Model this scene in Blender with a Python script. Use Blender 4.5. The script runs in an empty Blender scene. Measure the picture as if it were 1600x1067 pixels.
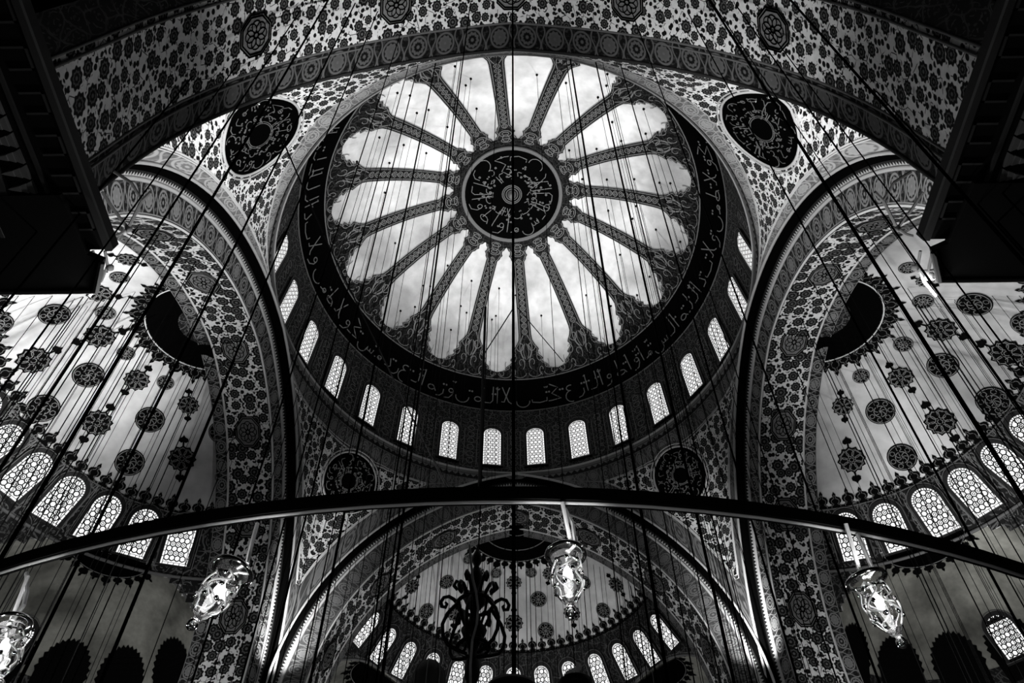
import bpy, math, random
from math import sin, cos, pi, sqrt, hypot, atan2, radians, degrees
from mathutils import Vector, Matrix
from mathutils.geometry import tessellate_polygon

random.seed(7)
scene = bpy.context.scene
COL = scene.collection

# ------------------------------------------------------------------ camera
FPX = 1088.353
CAM_O = Vector((-0.11144, -16.73386, 0.0))
CAM_F = Vector((4.76943558e-05, 0.561369687, 0.827565147))
CAM_U = Vector((0.01258859, -0.82749991, 0.56132471))
CAM_R = Vector((0.99992076, 0.0103911, -0.00710632))
cam_data = bpy.data.cameras.new('camera')
cam_data.sensor_fit = 'HORIZONTAL'; cam_data.sensor_width = 36.0
cam_data.lens = 36.0 * FPX / 1600.0
cam_data.clip_start = 0.05; cam_data.clip_end = 300
cam = bpy.data.objects.new('camera', cam_data); COL.objects.link(cam)
m = Matrix((CAM_R, CAM_U, -CAM_F)).transposed().to_4x4(); m.translation = CAM_O
cam.matrix_world = m
scene.camera = cam

# ------------------------------------------------------------------ world, exposure, lights
world = bpy.data.worlds.new('world'); scene.world = world; world.use_nodes = True
bg = world.node_tree.nodes['Background']; bg.inputs[0].default_value = (0.9, 0.95, 1, 1); bg.inputs[1].default_value = 0.0
scene.view_settings.view_transform = 'Standard'
scene.view_settings.look = 'None'
scene.view_settings.gamma = 1.0
scene.view_settings.exposure = 0.0

def aim(o, target):
    o.rotation_euler = (Vector(target) - o.location).to_track_quat('-Z', 'Y').to_euler()
def spot(name, loc, target, power, size=60, blend=0.8, rad=0.2):
    l = bpy.data.lights.new(name, 'SPOT'); l.energy = power; l.spot_size = radians(size); l.spot_blend = blend
    l.shadow_soft_size = rad
    o = bpy.data.objects.new(name, l); COL.objects.link(o); o.location = loc; aim(o, target); return o
def point(name, loc, power, rad=0.4):
    l = bpy.data.lights.new(name, 'POINT'); l.energy = power; l.shadow_soft_size = rad
    o = bpy.data.objects.new(name, l); COL.objects.link(o); o.location = loc; return o
# unseen floodlights put low in the hall, aimed up at each vault
LIGHTS = [
    ('S', 'floodlight', (3.5, 3, 4), (0.3, -1.0, 40), 45000, 46, .8, .5),
    ('S', 'floodlight', (-2.5, -2, 4), (-1, 0.0, 40), 36000, 44, .9, .5),
    ('S', 'floodlight', (-6, -2.5, 5), (-20.5, -3.0, 20.5), 32000, 55, 1.0, .4),
    ('S', 'floodlight', (7, 3, 5), (19.5, 1.0, 20), 14000, 60, 1.0, .4),
    ('S', 'floodlight', (-5, 9, 6), (-4, 20, 23.0), 5200, 70, 1.0, .4),
    ('S', 'floodlight', (3, 9, 6), (4, 20, 23.0), 3000, 70, 1.0, .4),
    ('S', 'floodlight', (5, -6, 5), (-9, -8, 25), 15000, 38, 1.0, .3),
    ('S', 'floodlight', (-5, -6, 5), (9, -8, 25), 11000, 38, 1.0, .3),
    ('S', 'floodlight', (-9.3, 9.4, 14.6), (-10.0, 10.4, 19), 5500, 60, 1.0, .1),
    ('S', 'floodlight', (9.3, 9.4, 14.6), (10.0, 10.4, 19), 5500, 60, 1.0, .1),
    ('S', 'floodlight', (-12.5, 3.5, 8), (-17, 12, 17), 1900, 80, 1.0, .3),  # this pair added only to brighten the exedras
    ('S', 'floodlight', (12.5, 3.5, 8), (17, 12, 17), 2100, 80, 1.0, .3),
    ('S', 'floodlight', (0, -10, 4), (-3.8, -13.6, 22.5), 10500, 36, 1.0, .3),
    ('S', 'floodlight', (0, -10, 4), (5.0, -13.6, 21.5), 6500, 36, 1.0, .3),
    ('P', 'hall_light', (0, 2, 5), 950, 1.0),
]
for L in LIGHTS:
    (spot if L[0] == 'S' else point)(*L[1:])

# ------------------------------------------------------------------ node helper
class NT:
    def __init__(s, name):
        s.m = bpy.data.materials.new(name); s.m.use_nodes = True; s.t = s.m.node_tree
        s.b = s.t.nodes['Principled BSDF']
    def n(s, typ, **kw):
        x = s.t.nodes.new(typ)
        for k, v in kw.items(): setattr(x, k, v)
        return x
    def L(s, a, b): s.t.links.new(a, b)
    def put(s, sock, v):
        if v is None: return
        if hasattr(v, 'is_output'): s.L(v, sock)
        else: sock.default_value = v
    def M(s, op, a, b=None, c=None, clamp=False):
        x = s.n('ShaderNodeMath', operation=op, use_clamp=clamp)
        s.put(x.inputs[0], a); s.put(x.inputs[1], b)
        if c is not None: s.put(x.inputs[2], c)
        return x.outputs[0]
    def V(s, op, a, b=None, scale=None):
        x = s.n('ShaderNodeVectorMath', operation=op); s.put(x.inputs[0], a)
        if b is not None: s.put(x.inputs[1], b)
        if scale is not None: s.put(x.inputs['Scale'], scale)
        return x.outputs['Value'] if op in ('LENGTH', 'DISTANCE', 'DOT_PRODUCT') else x.outputs[0]
    def step(s, v, lo, hi):   # 0 below lo, 1 above hi
        x = s.n('ShaderNodeMapRange', clamp=True); s.put(x.inputs[0], v); x.inputs[1].default_value = lo; x.inputs[2].default_value = hi
        return x.outputs[0]
    def uv(s): return s.n('ShaderNodeUVMap', uv_map='UVMap').outputs[0]
    def obj(s): return s.n('ShaderNodeTexCoord').outputs['Object']
    def vor(s, vec, scale, feat='F1', rnd=1.0, dim='2D'):
        x = s.n('ShaderNodeTexVoronoi', feature=feat, voronoi_dimensions=dim); s.put(x.inputs['Vector'], vec)
        x.inputs['Scale'].default_value = scale; x.inputs['Randomness'].default_value = rnd; return x
    def noise(s, vec, scale, detail=3, dim='3D'):
        x = s.n('ShaderNodeTexNoise', noise_dimensions=dim); s.put(x.inputs['Vector'], vec); x.inputs['Scale'].default_value = scale
        x.inputs['Detail'].default_value = detail; return x
    def sep(s, v): x = s.n('ShaderNodeSeparateXYZ'); s.L(v, x.inputs[0]); return x.outputs
    def comb(s, a, b, c=0.0):
        x = s.n('ShaderNodeCombineXYZ'); s.put(x.inputs[0], a); s.put(x.inputs[1], b); s.put(x.inputs[2], c); return x.outputs[0]
    def grey(s, v, tint=(1, 1, 1)):
        a = s.M('MULTIPLY', v, tint[0]); b = s.M('MULTIPLY', v, tint[1]); c = s.M('MULTIPLY', v, tint[2]); return s.comb(a, b, c)
    def out(s, v, rough=.8, tint=(1, 1, 1), spec=.1):
        s.L(s.grey(v, tint), s.b.inputs['Base Color']); s.b.inputs['Roughness'].default_value = rough
        s.b.inputs['Specular IOR Level'].default_value = spec; return s.m
    def warp(s, vec, scale, amt):
        nz = s.noise(vec, scale, 2); off = s.V('SUBTRACT', nz.outputs['Color'], (.5, .5, .5)); off = s.V('SCALE', off, scale=amt)
        return s.V('ADD', vec, off)

def flat_mat(name, v, rough=.7, metal=0.0, spec=.2, tint=(1, 1, 1)):
    t = NT(name); t.b.inputs['Base Color'].default_value = (v*tint[0], v*tint[1], v*tint[2], 1); t.b.inputs['Roughness'].default_value = rough
    t.b.inputs['Metallic'].default_value = metal; t.b.inputs['Specular IOR Level'].default_value = spec; return t.m

def plaster(name, base, lo=.45, scale=.22, tint=(1, 1, 1)):
    t = NT(name); o = t.obj()
    n1 = t.noise(o, scale, 6).outputs[0]; n2 = t.noise(o, scale*9, 4).outputs[0]
    a = t.step(n1, .36, .62); a = t.M('MULTIPLY_ADD', a, 1-lo, lo)
    b = t.M('MULTIPLY_ADD', t.step(n2, .3, .7), .22, .78)
    return t.out(t.M('MULTIPLY', t.M('MULTIPLY', a, b), base), .85, tint)

def floral(name, sp, light, dark=.006, dens=.33, small=.3):
    """painted flowers: dark scalloped blossoms with leaves and stems on pale plaster"""
    t = NT(name); uv = t.uv(); w = t.warp(uv, .8/sp, .25*sp)
    v1 = t.vor(uv, 1/sp, rnd=.62); d = v1.outputs['Distance']
    rel = t.V('SUBTRACT', v1.outputs['Position'], uv); r = t.sep(rel)
    ang = t.M('ARCTAN2', r[1], r[0]); sc = t.M('MULTIPLY_ADD', t.M('SINE', t.M('MULTIPLY', ang, 9.0)), .09, 1.0)
    # size of each blossom differs
    rnd = t.sep(v1.outputs['Color'])[0]; size = t.M('MULTIPLY_ADD', rnd, .16, dens-.06)
    e = t.M('DIVIDE', t.M('MULTIPLY', d, sc), size)
    blob = t.step(e, 1.06, .96)
    ring = t.M('MULTIPLY', t.step(t.M('ABSOLUTE', t.M('SUBTRACT', e, .55)), .12, .05), .13)
    core = t.M('MULTIPLY', t.step(e, .22, .15), .16)
    v2 = t.vor(w, 2.3/sp, rnd=1.0); s2 = t.step(v2.outputs['Distance'], small+.04, small-.02)
    far = t.step(e, 1.2, 1.35); s2 = t.M('MULTIPLY', s2, far)
    v3 = t.vor(w, 1.5/sp, 'DISTANCE_TO_EDGE', .9); st = t.step(v3.outputs['Distance'], .045, .025)
    st = t.M('MULTIPLY', st, t.step(t.noise(uv, 2.2/sp, 2).outputs[0], .47, .53))
    darkm = t.M('MAXIMUM', t.M('MAXIMUM', blob, s2), t.M('MULTIPLY', st, .9))
    base = t.M('MULTIPLY', t.M('SUBTRACT', 1.0, darkm), light)
    base = t.M('MULTIPLY', base, t.M('MULTIPLY_ADD', t.noise(uv, 3/sp, 3).outputs[0], .5, .75))
    inner = t.M('MULTIPLY', t.M('MAXIMUM', ring, core), blob)
    return t.out(t.M('ADD', t.M('MULTIPLY_ADD', inner, light, base), dark), .85)

def arabesque(name, sp, light=.2, dark=.01, thick=.07):
    """fine pale scrolling outlines on a near-black ground"""
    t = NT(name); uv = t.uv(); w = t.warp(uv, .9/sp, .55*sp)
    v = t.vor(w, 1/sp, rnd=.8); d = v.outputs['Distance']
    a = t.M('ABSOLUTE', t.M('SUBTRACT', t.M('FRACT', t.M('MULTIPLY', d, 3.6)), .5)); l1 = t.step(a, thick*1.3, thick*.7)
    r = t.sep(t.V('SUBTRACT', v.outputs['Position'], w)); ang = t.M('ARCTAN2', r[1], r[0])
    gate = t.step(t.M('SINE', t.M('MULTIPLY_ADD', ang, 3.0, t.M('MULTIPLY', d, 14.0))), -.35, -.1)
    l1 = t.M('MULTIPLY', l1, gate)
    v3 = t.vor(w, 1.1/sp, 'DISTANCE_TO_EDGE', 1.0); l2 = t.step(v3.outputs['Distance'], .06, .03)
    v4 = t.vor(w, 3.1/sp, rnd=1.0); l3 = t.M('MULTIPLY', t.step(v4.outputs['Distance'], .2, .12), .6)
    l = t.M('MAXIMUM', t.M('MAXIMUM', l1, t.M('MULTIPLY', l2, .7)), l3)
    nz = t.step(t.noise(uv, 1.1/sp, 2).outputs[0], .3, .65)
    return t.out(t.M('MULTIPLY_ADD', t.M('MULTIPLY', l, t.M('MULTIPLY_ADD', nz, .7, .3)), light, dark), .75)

def border(name, per, light=.22, dark=.012, bgv=.0):
    """repeat of flower roundels and S leaves between two fillets; u runs along in metres, v across 0..1 in units of per"""
    t = NT(name); uv = t.uv(); s = t.sep(uv)
    u = t.M('MULTIPLY', s[0], 1/per); fu = t.M('SUBTRACT', t.M('FRACT', u), .5); fv = t.M('SUBTRACT', s[1], .5)
    du = t.M('MULTIPLY', fu, 1.0); dv = t.M('MULTIPLY', fv, .82)
    r = t.M('SQRT', t.M('ADD', t.M('MULTIPLY', du, du), t.M('MULTIPLY', dv, dv)))
    ang = t.M('ARCTAN2', dv, du); rr = t.M('MULTIPLY', r, t.M('MULTIPLY_ADD', t.M('SINE', t.M('MULTIPLY', ang, 10.0)), .08, 1.0))
    c1 = t.step(t.M('ABSOLUTE', t.M('SUBTRACT', r, .31)), .045, .02)
    c2 = t.M('MULTIPLY', t.step(t.M('ABSOLUTE', t.M('SUBTRACT', rr, .19)), .06, .03), .9)
    c3 = t.step(r, .07, .04)
    even = t.M('GREATER_THAN', t.M('FRACT', t.M('MULTIPLY', t.M('FLOOR', u), .5)), .25)
    fill = t.M('MULTIPLY', t.M('MULTIPLY', t.step(rr, .23, .2), even), .8)
    sx = t.M('ADD', t.M('ABSOLUTE', fu), t.M('MULTIPLY', t.M('SINE', t.M('MULTIPLY', fv, 6.28)), .07))
    s1 = t.step(t.M('ABSOLUTE', t.M('SUBTRACT', sx, .42)), .035, .015)
    ed = t.step(t.M('ABSOLUTE', fv), .44, .46)
    nz = t.step(t.noise(uv, 6/per, 3).outputs[0], .5, .62)
    out_ = t.M('MULTIPLY', t.M('MULTIPLY', nz, .35), t.step(r, .33, .37))
    l = t.M('MAXIMUM', t.M('MAXIMUM', t.M('MAXIMUM', c1, c2), t.M('MAXIMUM', c3, fill)), t.M('MAXIMUM', t.M('MAXIMUM', s1, ed), out_))
    g = t.M('MULTIPLY_ADD', l, light, dark)
    if bgv: g = t.M('ADD', g, t.M('MULTIPLY', t.M('SUBTRACT', 1.0, l), t.M('MULTIPLY', t.noise(uv, 1.4, 3).outputs[0], bgv)))
    return t.out(g, .8)

def serrated(name, per, light=.55, dark=.01):
    t = NT(name); uv = t.uv(); s = t.sep(uv)
    tri = t.M('MULTIPLY', t.M('ABSOLUTE', t.M('SUBTRACT', t.M('FRACT', t.M('MULTIPLY', s[0], 1/per)), .5)), 2.0)
    lim = t.M('MULTIPLY_ADD', tri, .5, .2); a = t.step(t.M('SUBTRACT', s[1], lim), .05, -.05)
    ln = t.step(t.M('ABSOLUTE', t.M('SUBTRACT', s[1], .14)), .03, .06)
    return t.out(t.M('MULTIPLY_ADD', t.M('MULTIPLY', a, ln), light, dark), .7)

def stone(name, base):
    t = NT(name); o = t.obj(); b = t.n('ShaderNodeTexBrick'); t.L(t.uv(), b.inputs[0]); b.inputs['Scale'].default_value = 1.0
    b.inputs['Mortar Size'].default_value = .03; b.inputs['Color1'].default_value = (.5, .5, .5, 1); b.inputs['Color2'].default_value = (.9, .9, .9, 1); b.inputs['Mortar'].default_value = (.05, .05, .05, 1)
    nz = t.noise(o, 2.0, 5).outputs[0]
    x = t.sep(b.outputs['Color'])[0]
    return t.out(t.M('MULTIPLY', t.M('MULTIPLY', x, nz), base), .9, (1, 1, .93))

def emission(name, v, strength):
    t = NT(name); t.b.inputs['Base Color'].default_value = (0, 0, 0, 1)
    t.b.inputs['Emission Color'].default_value = (v, v, v, 1); t.b.inputs['Emission Strength'].default_value = strength; return t.m

MT = dict(
    dome=plaster('pale_dome_plaster', .80, .42, .2),
    semi=plaster('pale_semidome_plaster', .75, .55, .2),
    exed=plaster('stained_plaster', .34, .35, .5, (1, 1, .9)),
    dark=flat_mat('black_paint', .0035, spec=0),
    black=flat_mat('black_ground', .0015, spec=0),
    ink=flat_mat('grey_line_paint', .16),
    gold=flat_mat('pale_lettering', .12),
    faint=flat_mat('dull_gilt_lettering', .13),
    line=flat_mat('pale_fillet_paint', .55),
    outline=flat_mat('grey_outline_paint', .10),
    arab=arabesque('black_arabesque', .75, .17),
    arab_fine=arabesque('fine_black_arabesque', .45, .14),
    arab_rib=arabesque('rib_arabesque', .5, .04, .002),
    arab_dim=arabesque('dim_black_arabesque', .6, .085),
    flor_near=floral('large_flower_painting', .46, .7),
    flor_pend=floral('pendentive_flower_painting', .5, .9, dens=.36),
    flor_pend_shaded=floral('shaded_pendentive_flower_painting', .52, .55, dens=.38, small=.34),  # darker copy for the far pendentives, shade put into the colour
    flor_arch=floral('arch_flower_painting', .56, .66, dens=.42, small=.38),
    bord=border('roundel_border_painting', .85, .18, .008),
    bord_lit=border('lit_roundel_border_painting', .9, .4, .05, .25),  # brighter copy for the near pendentives, light put into the colour
    bord_far=border('grey_roundel_border_painting', .7, .12, .015, .05),
    serr=serrated('serrated_moulding_paint', .15, .34),
    serr_dark=serrated('dull_serrated_moulding_paint', .34, .12),
    mould=flat_mat('pale_stone_moulding', .35),
    mould_dark=flat_mat('grey_stone_moulding', .12),
    stone=stone('pier_stone', .35),
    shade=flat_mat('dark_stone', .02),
    metal=flat_mat('black_wrought_iron', .003, .55, 0, .12),
    cable=flat_mat('black_steel_cable', .003, .8, spec=0),
    rodw=flat_mat('white_painted_rod', .5, .5),
    hang=flat_mat('grey_steel_rod', .05, .5),
    octo=flat_mat('grey_medallion_ground', .17),
    cord=flat_mat('white_lamp_cord', .75, .5),
    winlit=emission('daylit_window_glass', 1.0, 1.15),
    winframe=flat_mat('black_window_plaster', .01),
    carpet=flat_mat('dark_carpet', .03),
)
def glass_mat():
    t = NT('clear_lamp_glass'); t.b.inputs['Base Color'].default_value = (1, 1, 1, 1); t.b.inputs['Roughness'].default_value = .04
    t.b.inputs['Transmission Weight'].default_value = 1.0; t.b.inputs['IOR'].default_value = 1.5; t.b.inputs['Specular IOR Level'].default_value = 1.0; return t.m
MT['glass'] = glass_mat()
MT['glint'] = flat_mat('white_glass_highlight', .9, .4)  # white stands in for highlights on the lamp glass
MT['chrome'] = flat_mat('polished_silver', .8, .12, 1.0, .5)
MT['bulb'] = emission('lit_bulb', 1.0, 9.0)

# ------------------------------------------------------------------ mesh builders
class MB:
    def __init__(s): s.v = []; s.f = []; s.uv = []
    def vert(s, p): s.v.append(tuple(p)); return len(s.v) - 1
    def face(s, idx, uvs=None):
        s.f.append(tuple(idx)); s.uv.append(uvs or [(0, 0)] * len(idx))
    def grid(s, rows, uvr=None, closed=False):
        """rows: list of equally long lists of points"""
        base = len(s.v); n = len(rows[0])
        for r in rows:
            for p in r: s.v.append(tuple(p))
        for i in range(len(rows) - 1):
            for j in range(n - 1):
                a = base + i*n + j
                uvs = [uvr[i][j], uvr[i][j+1], uvr[i+1][j+1], uvr[i+1][j]] if uvr else None
                s.face((a, a+1, a+n+1, a+n), uvs)
    def ribbon(s, pts, nrm, w, lift=0.02, close=False):
        """flat painted line along 3D pts; nrm(p) gives the viewing side"""
        pts = [Vector(p) for p in pts]
        if close: pts = pts + [pts[0]]
        n = len(pts)
        if n < 2: return
        L_, R_ = [], []
        for i, p in enumerate(pts):
            if close and i in (0, n-1): d = pts[1] - pts[-2]
            else: d = pts[min(i+1, n-1)] - pts[max(i-1, 0)]
            if d.length < 1e-7: d = Vector((1, 0, 0))
            nn = nrm(p); side = d.normalized().cross(nn)
            if side.length < 1e-6: side = Vector((0, 0, 1))
            side.normalize(); q = p + nn*lift
            ww = w[i] if isinstance(w, (list, tuple)) else w
            L_.append(s.vert(q + side*ww/2)); R_.append(s.vert(q - side*ww/2))
        for i in range(n-1): s.face((L_[i], L_[i+1], R_[i+1], R_[i]))
    def poly(s, pts3, uvs=None):
        """non-convex polygon given by 3D points (nearly flat)"""
        if len(pts3) < 3: return
        tr = tessellate_polygon([[Vector(p) for p in pts3]])
        b = len(s.v)
        for p in pts3: s.v.append(tuple(p))
        for t in tr: s.face([b + i for i in t], [uvs[i] for i in t] if uvs else None)
    def tube(s, pts, r, sides=8, cap=True, close=False):
        pts = [Vector(p) for p in pts]; n = len(pts); rings = []
        up = None
        for i, p in enumerate(pts):
            if close: d = pts[(i+1) % n] - pts[i-1]
            else: d = pts[min(i+1, n-1)] - pts[max(i-1, 0)]
            d.normalize()
            if up is None: up = d.orthogonal().normalized()
            up = (up - d*up.dot(d)); up = up.normalized() if up.length > 1e-6 else d.orthogonal().normalized()
            w = d.cross(up); rr = r[i] if isinstance(r, (list, tuple)) else r
            rings.append([s.vert(p + (up*cos(2*pi*k/sides) + w*sin(2*pi*k/sides))*rr) for k in range(sides)])
        m_ = n if close else n-1
        for i in range(m_):
            a, b = rings[i], rings[(i+1) % n]
            for k in range(sides): s.face((a[k], a[(k+1) % sides], b[(k+1) % sides], b[k]), [(i, k/sides)]*4)
        if cap and not close: s.face(rings[0][::-1]); s.face(rings[-1])
    def lathe(s, prof, org=(0, 0, 0), seg=32, axis=None, uvs=False):
        org = Vector(org); rows = []
        ax = (axis or Vector((0, 0, 1))).normalized(); e1 = ax.orthogonal().normalized(); e2 = ax.cross(e1)
        if axis is None: e1, e2 = Vector((1, 0, 0)), Vector((0, 1, 0))
        b = len(s.v)
        for r, z in prof:
            for k in range(seg):
                a = 2*pi*k/seg; s.v.append(tuple(org + ax*z + (e1*cos(a) + e2*sin(a))*r))
        for i in range(len(prof)-1):
            for k in range(seg):
                k2 = (k+1) % seg; s.face((b+i*seg+k, b+i*seg+k2, b+(i+1)*seg+k2, b+(i+1)*seg+k))
    def box(s, lo, hi):
        x0, y0, z0 = lo; x1, y1, z1 = hi
        P = [(x0,y0,z0),(x1,y0,z0),(x1,y1,z0),(x0,y1,z0),(x0,y0,z1),(x1,y0,z1),(x1,y1,z1),(x0,y1,z1)]
        b = len(s.v); s.v += P
        dx, dy, dz = x1-x0, y1-y0, z1-z0
        for q, (w, h) in (((0,3,2,1),(dy,dx)),((4,5,6,7),(dx,dy)),((0,1,5,4),(dx,dz)),((1,2,6,5),(dy,dz)),((2,3,7,6),(dx,dz)),((3,0,4,7),(dy,dz))):
            s.face([b+i for i in q], [(0,0),(w,0),(w,h),(0,h)])
    def prism(s, poly, z0, z1):
        n = len(poly); b = len(s.v)
        for x, y in poly: s.v.append((x, y, z0))
        for x, y in poly: s.v.append((x, y, z1))
        s.face(list(range(b, b+n))[::-1], [poly[i] for i in range(n)][::-1]); s.face(list(range(b+n, b+2*n)), list(poly))
        for i in range(n):
            j = (i+1) % n; s.face((b+i, b+j, b+n+j, b+n+i))
    def build(s, name, mat, parent=None, smooth=False, loc=None):
        me = bpy.data.meshes.new(name); me.from_pydata(s.v, [], s.f); me.validate(clean_customdata=False)
        if len(me.polygons) == len(s.f):
            ul = me.uv_layers.new(name='UVMap'); k = 0
            flat = []
            for u in s.uv:
                for q in u: flat += [q[0], q[1]]
            if len(flat) == 2*len(me.loops): ul.data.foreach_set('uv', flat)
        me.materials.append(MT[mat] if isinstance(mat, str) else mat)
        if smooth: me.polygons.foreach_set('use_smooth', [True]*len(me.polygons))
        me.update()
        o = bpy.data.objects.new(name, me); COL.objects.link(o)
        if parent is not None: o.parent = parent
        return o

def thing(name, label, cat, loc=(0, 0, 0), group=None):
    o = bpy.data.objects.new(name, None); COL.objects.link(o); o.location = loc; o.empty_display_size = .2
    o['label'] = label; o['category'] = cat
    if group: o['group'] = group
    return o
def tag(o, label, cat, group=None, kind=None):
    o['label'] = label; o['category'] = cat
    if group: o['group'] = group
    if kind: o['kind'] = kind
    return o
def struct(o, label, cat): return tag(o, label, cat, kind='structure')
def lerp(a, b, t): return a + (b-a)*t

# ------------------------------------------------------------------ DOME
DC = Vector((0, 0, 29.12)); DR = 12.19
def dome_z(r): return DC.z + sqrt(max(DR*DR - r*r, 0))
def dome_pt(az, r, h=0.0):
    p = Vector((r*cos(az), r*sin(az), dome_z(r))); return p + (DC - p).normalized()*h
def dome_n(p): return (DC - Vector(p)).normalized()
def axis_n(p): return Vector((-p[0], -p[1], -0.6*hypot(p[0], p[1]))).normalized()

NA = 144
def ring_grid(mb, prof, seg=NA, a0=0, a1=2*pi, v01=False, vlen=None):
    rows, uvr = [], []; s_ = 0; Rm = max(p[0] for p in prof); tot = sum(hypot(prof[i+1][0]-prof[i][0], prof[i+1][1]-prof[i][1]) for i in range(len(prof)-1))
    for i, (r, z) in enumerate(prof):
        if i: s_ += hypot(r-prof[i-1][0], z-prof[i-1][1])
        rows.append([(r*cos(a0+(a1-a0)*k/seg), r*sin(a0+(a1-a0)*k/seg), z) for k in range(seg+1)])
        uvr.append([(Rm*(a1-a0)*k/seg, (s_/tot if v01 else s_)) for k in range(seg+1)])
    mb.grid(rows, uvr)

dome = MB(); ring_grid(dome, [(max(.01, r), dome_z(r)) for r in [0, .8, 1.6, 2.4, 3.2, 4, 4.8, 5.6, 6.4, 7.2, 8, 8.6, 9.2, 9.7, 10.1, 10.4]])
dome = dome.build('ceiling', 'dome', smooth=True)
struct(dome, 'pale plastered central dome vault painted with sixteen dark ribs', 'dome')

# half width of a rib ornament at radius r (outside it the plaster shows)
def rib_w(r, full):
    K = [(3.0, 9), (3.6, 9), (3.64, .66), (3.78, .60), (3.86, .50), (4.0, .52), (4.12, .60), (4.24, .50), (4.36, .48), (4.5, .36), (6.0, .37), (7.6, .40), (8.5, .42), (8.75, .46),
         (8.95, .60), (9.12, .78), (9.2, .84), (9.3, .76), (9.42, .80), (9.54, 1.0), (9.6, 1.08), (9.68, .98), (9.78, 1.10), (9.86, 1.30), (9.94, 1.44), (10.0, 1.42), (10.05, 1.62), (10.1, 9), (10.34, 9)]
    for i in range(len(K)-1):
        if K[i][0] <= r <= K[i+1][0]:
            t = (r-K[i][0])/(K[i+1][0]-K[i][0]); return min(full, lerp(min(K[i][1], full), min(K[i+1][1], full), t))
    return full
KR = [3.0, 3.2, 3.4, 3.6, 3.64, 3.7, 3.78, 3.86, 3.93, 4.0, 4.06, 4.12, 4.18, 4.24, 4.36, 4.43, 4.5, 4.8, 5.2, 5.6, 6.0, 6.5, 7.0, 7.6, 8.2, 8.5, 8.65, 8.75, 8.85, 8.95, 9.03, 9.12, 9.2, 9.25, 9.3, 9.36, 9.42, 9.48, 9.54, 9.6, 9.64, 9.68, 9.73, 9.78, 9.82, 9.86, 9.9, 9.94, 10.0, 10.05, 10.1, 10.2, 10.34]
def rib_body():
    mb = MB(); rows, uvr = [], []; nj = 12
    for r in KR:
        full = r*pi/16*1.002; w = rib_w(r, full)
        rows.append([dome_pt(((j/nj)*2-1)*w/r, r, .05) for j in range(nj+1)]); uvr.append([(((j/nj)*2-1)*w, r) for j in range(nj+1)])
    mb.grid(rows, uvr); return mb
def rib_lines():
    mb = MB()
    def P(w, r): return dome_pt(w/r, r, .05)
    for sgn in (-1, 1):
        for ins, wd in ((.0, .05), (.1, .035)):
            mb.ribbon([P(sgn*(rib_w(r, r*pi/16)-ins), r) for r in KR if 3.63 < r < 10.06], dome_n, wd if ins else .03)
        pts = []
        for i in range(121):
            r = 4.3 + (8.5-4.3)*i/120; pts.append(P(sgn*.17*sin((r-4.3)*pi/.30), r))
        mb.ribbon(pts, dome_n, .035)
    for i in range(14):
        r = 4.45 + .30*i; mb.ribbon([P(.07*cos(a*pi/4), r+.07*sin(a*pi/4)) for a in range(8)], dome_n, .03, close=True)
    # knot near the medallion and palmette at the foot of the rib
    for r0, a, b in ((3.95, .36, .2), (3.95, .2, .1), (3.5, .3, .12), (3.65, .2, .22)):
        mb.ribbon([P(a*cos(t*pi/8), r0+b*sin(t*pi/8)) for t in range(16)], dome_n, .035, close=True)
    for sgn in (-1, 1):
        for (cx, cr, a0, a1, R0, R1) in ((.35, 9.0, 0, 5.2, .30, .08), (.85, 9.45, .6, 6.0, .28, .06), (.38, 9.75, 2.0, 7.6, .26, .06), (1.25, 9.85, -1.0, 4.0, .2, .06), (.0, 9.25, -1.2, 1.2, .32, .32), (1.65, 10.1, 0, 4.5, .18, .05), (.95, 10.05, 1.5, 6.5, .2, .06)):
            n = 16; mb.ribbon([P(sgn*(cx + lerp(R0, R1, i/n)*cos(a0+(a1-a0)*i/n)), cr + lerp(R0, R1, i/n)*sin(a0+(a1-a0)*i/n)) for i in range(n+1)], dome_n, .04)
        n = 12; mb.ribbon([P(sgn*(.12+.28*sin(pi*i/n)), 8.5 + 1.2*i/n) for i in range(n+1)], dome_n, .04)
        mb.ribbon([P(sgn*(.05+.12*sin(pi*i/n)), 8.9 + .7*i/n) for i in range(n+1)], dome_n, .035)
    for i in range(4):
        w0 = (i-1.5)*1.0; mb.ribbon([P(w0+.42*cos(t*pi/8), 10.14+.16*sin(t*pi/8)) for t in range(9)], dome_n, .035)
    return mb
rb0 = rib_body(); rl0 = rib_lines()
rib_src = rb0.build('rib', 'arab_rib', dome); line_src = rl0.build('rib_tracery', 'ink', rib_src)
rib_src.rotation_euler.z = radians(17.5)
for k in range(1, 16):
    c1 = rib_src.copy(); COL.objects.link(c1); c1.parent = dome; c1.rotation_euler.z = radians(17.5+22.5*k)
    c2 = line_src.copy(); COL.objects.link(c2); c2.parent = c1

# --- central medallion: black disc with thuluth style lettering radiating round a boss
med = MB(); med.lathe([(3.12, 40.80), (3.12, 40.62), (3.05, 40.55), (2.98, 40.6), (2.9, 40.66)], seg=64)
rim = med
med = MB(); rr = [0.01, .5, 1, 1.5, 2, 2.5, 3.0]
med.lathe([(r, 40.72 + .25*(1-(r/3.0)**2)) for r in rr], seg=64)
medo = med.build('medallion', 'black', dome, True); tag_part = medo
medo['label'] = 'black round medallion with pale calligraphy at dome centre'
rim.build('medallion_rim', 'mould_dark', medo, True)
b = MB(); b.lathe([(.01, 40.5), (.12, 40.5), (.2, 40.6), (.22, 40.75), (.28, 40.9)], seg=24)
b.build('boss', 'mould_dark', medo, True)
b = MB()
for r0 in (.36, .5, .6): b.lathe([(r0-.03, 40.93), (r0-.02, 40.88), (r0+.02, 40.88), (r0+.03, 40.93)], seg=40)
b.build('ring_moulding', 'mould_dark', medo, True)

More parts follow.
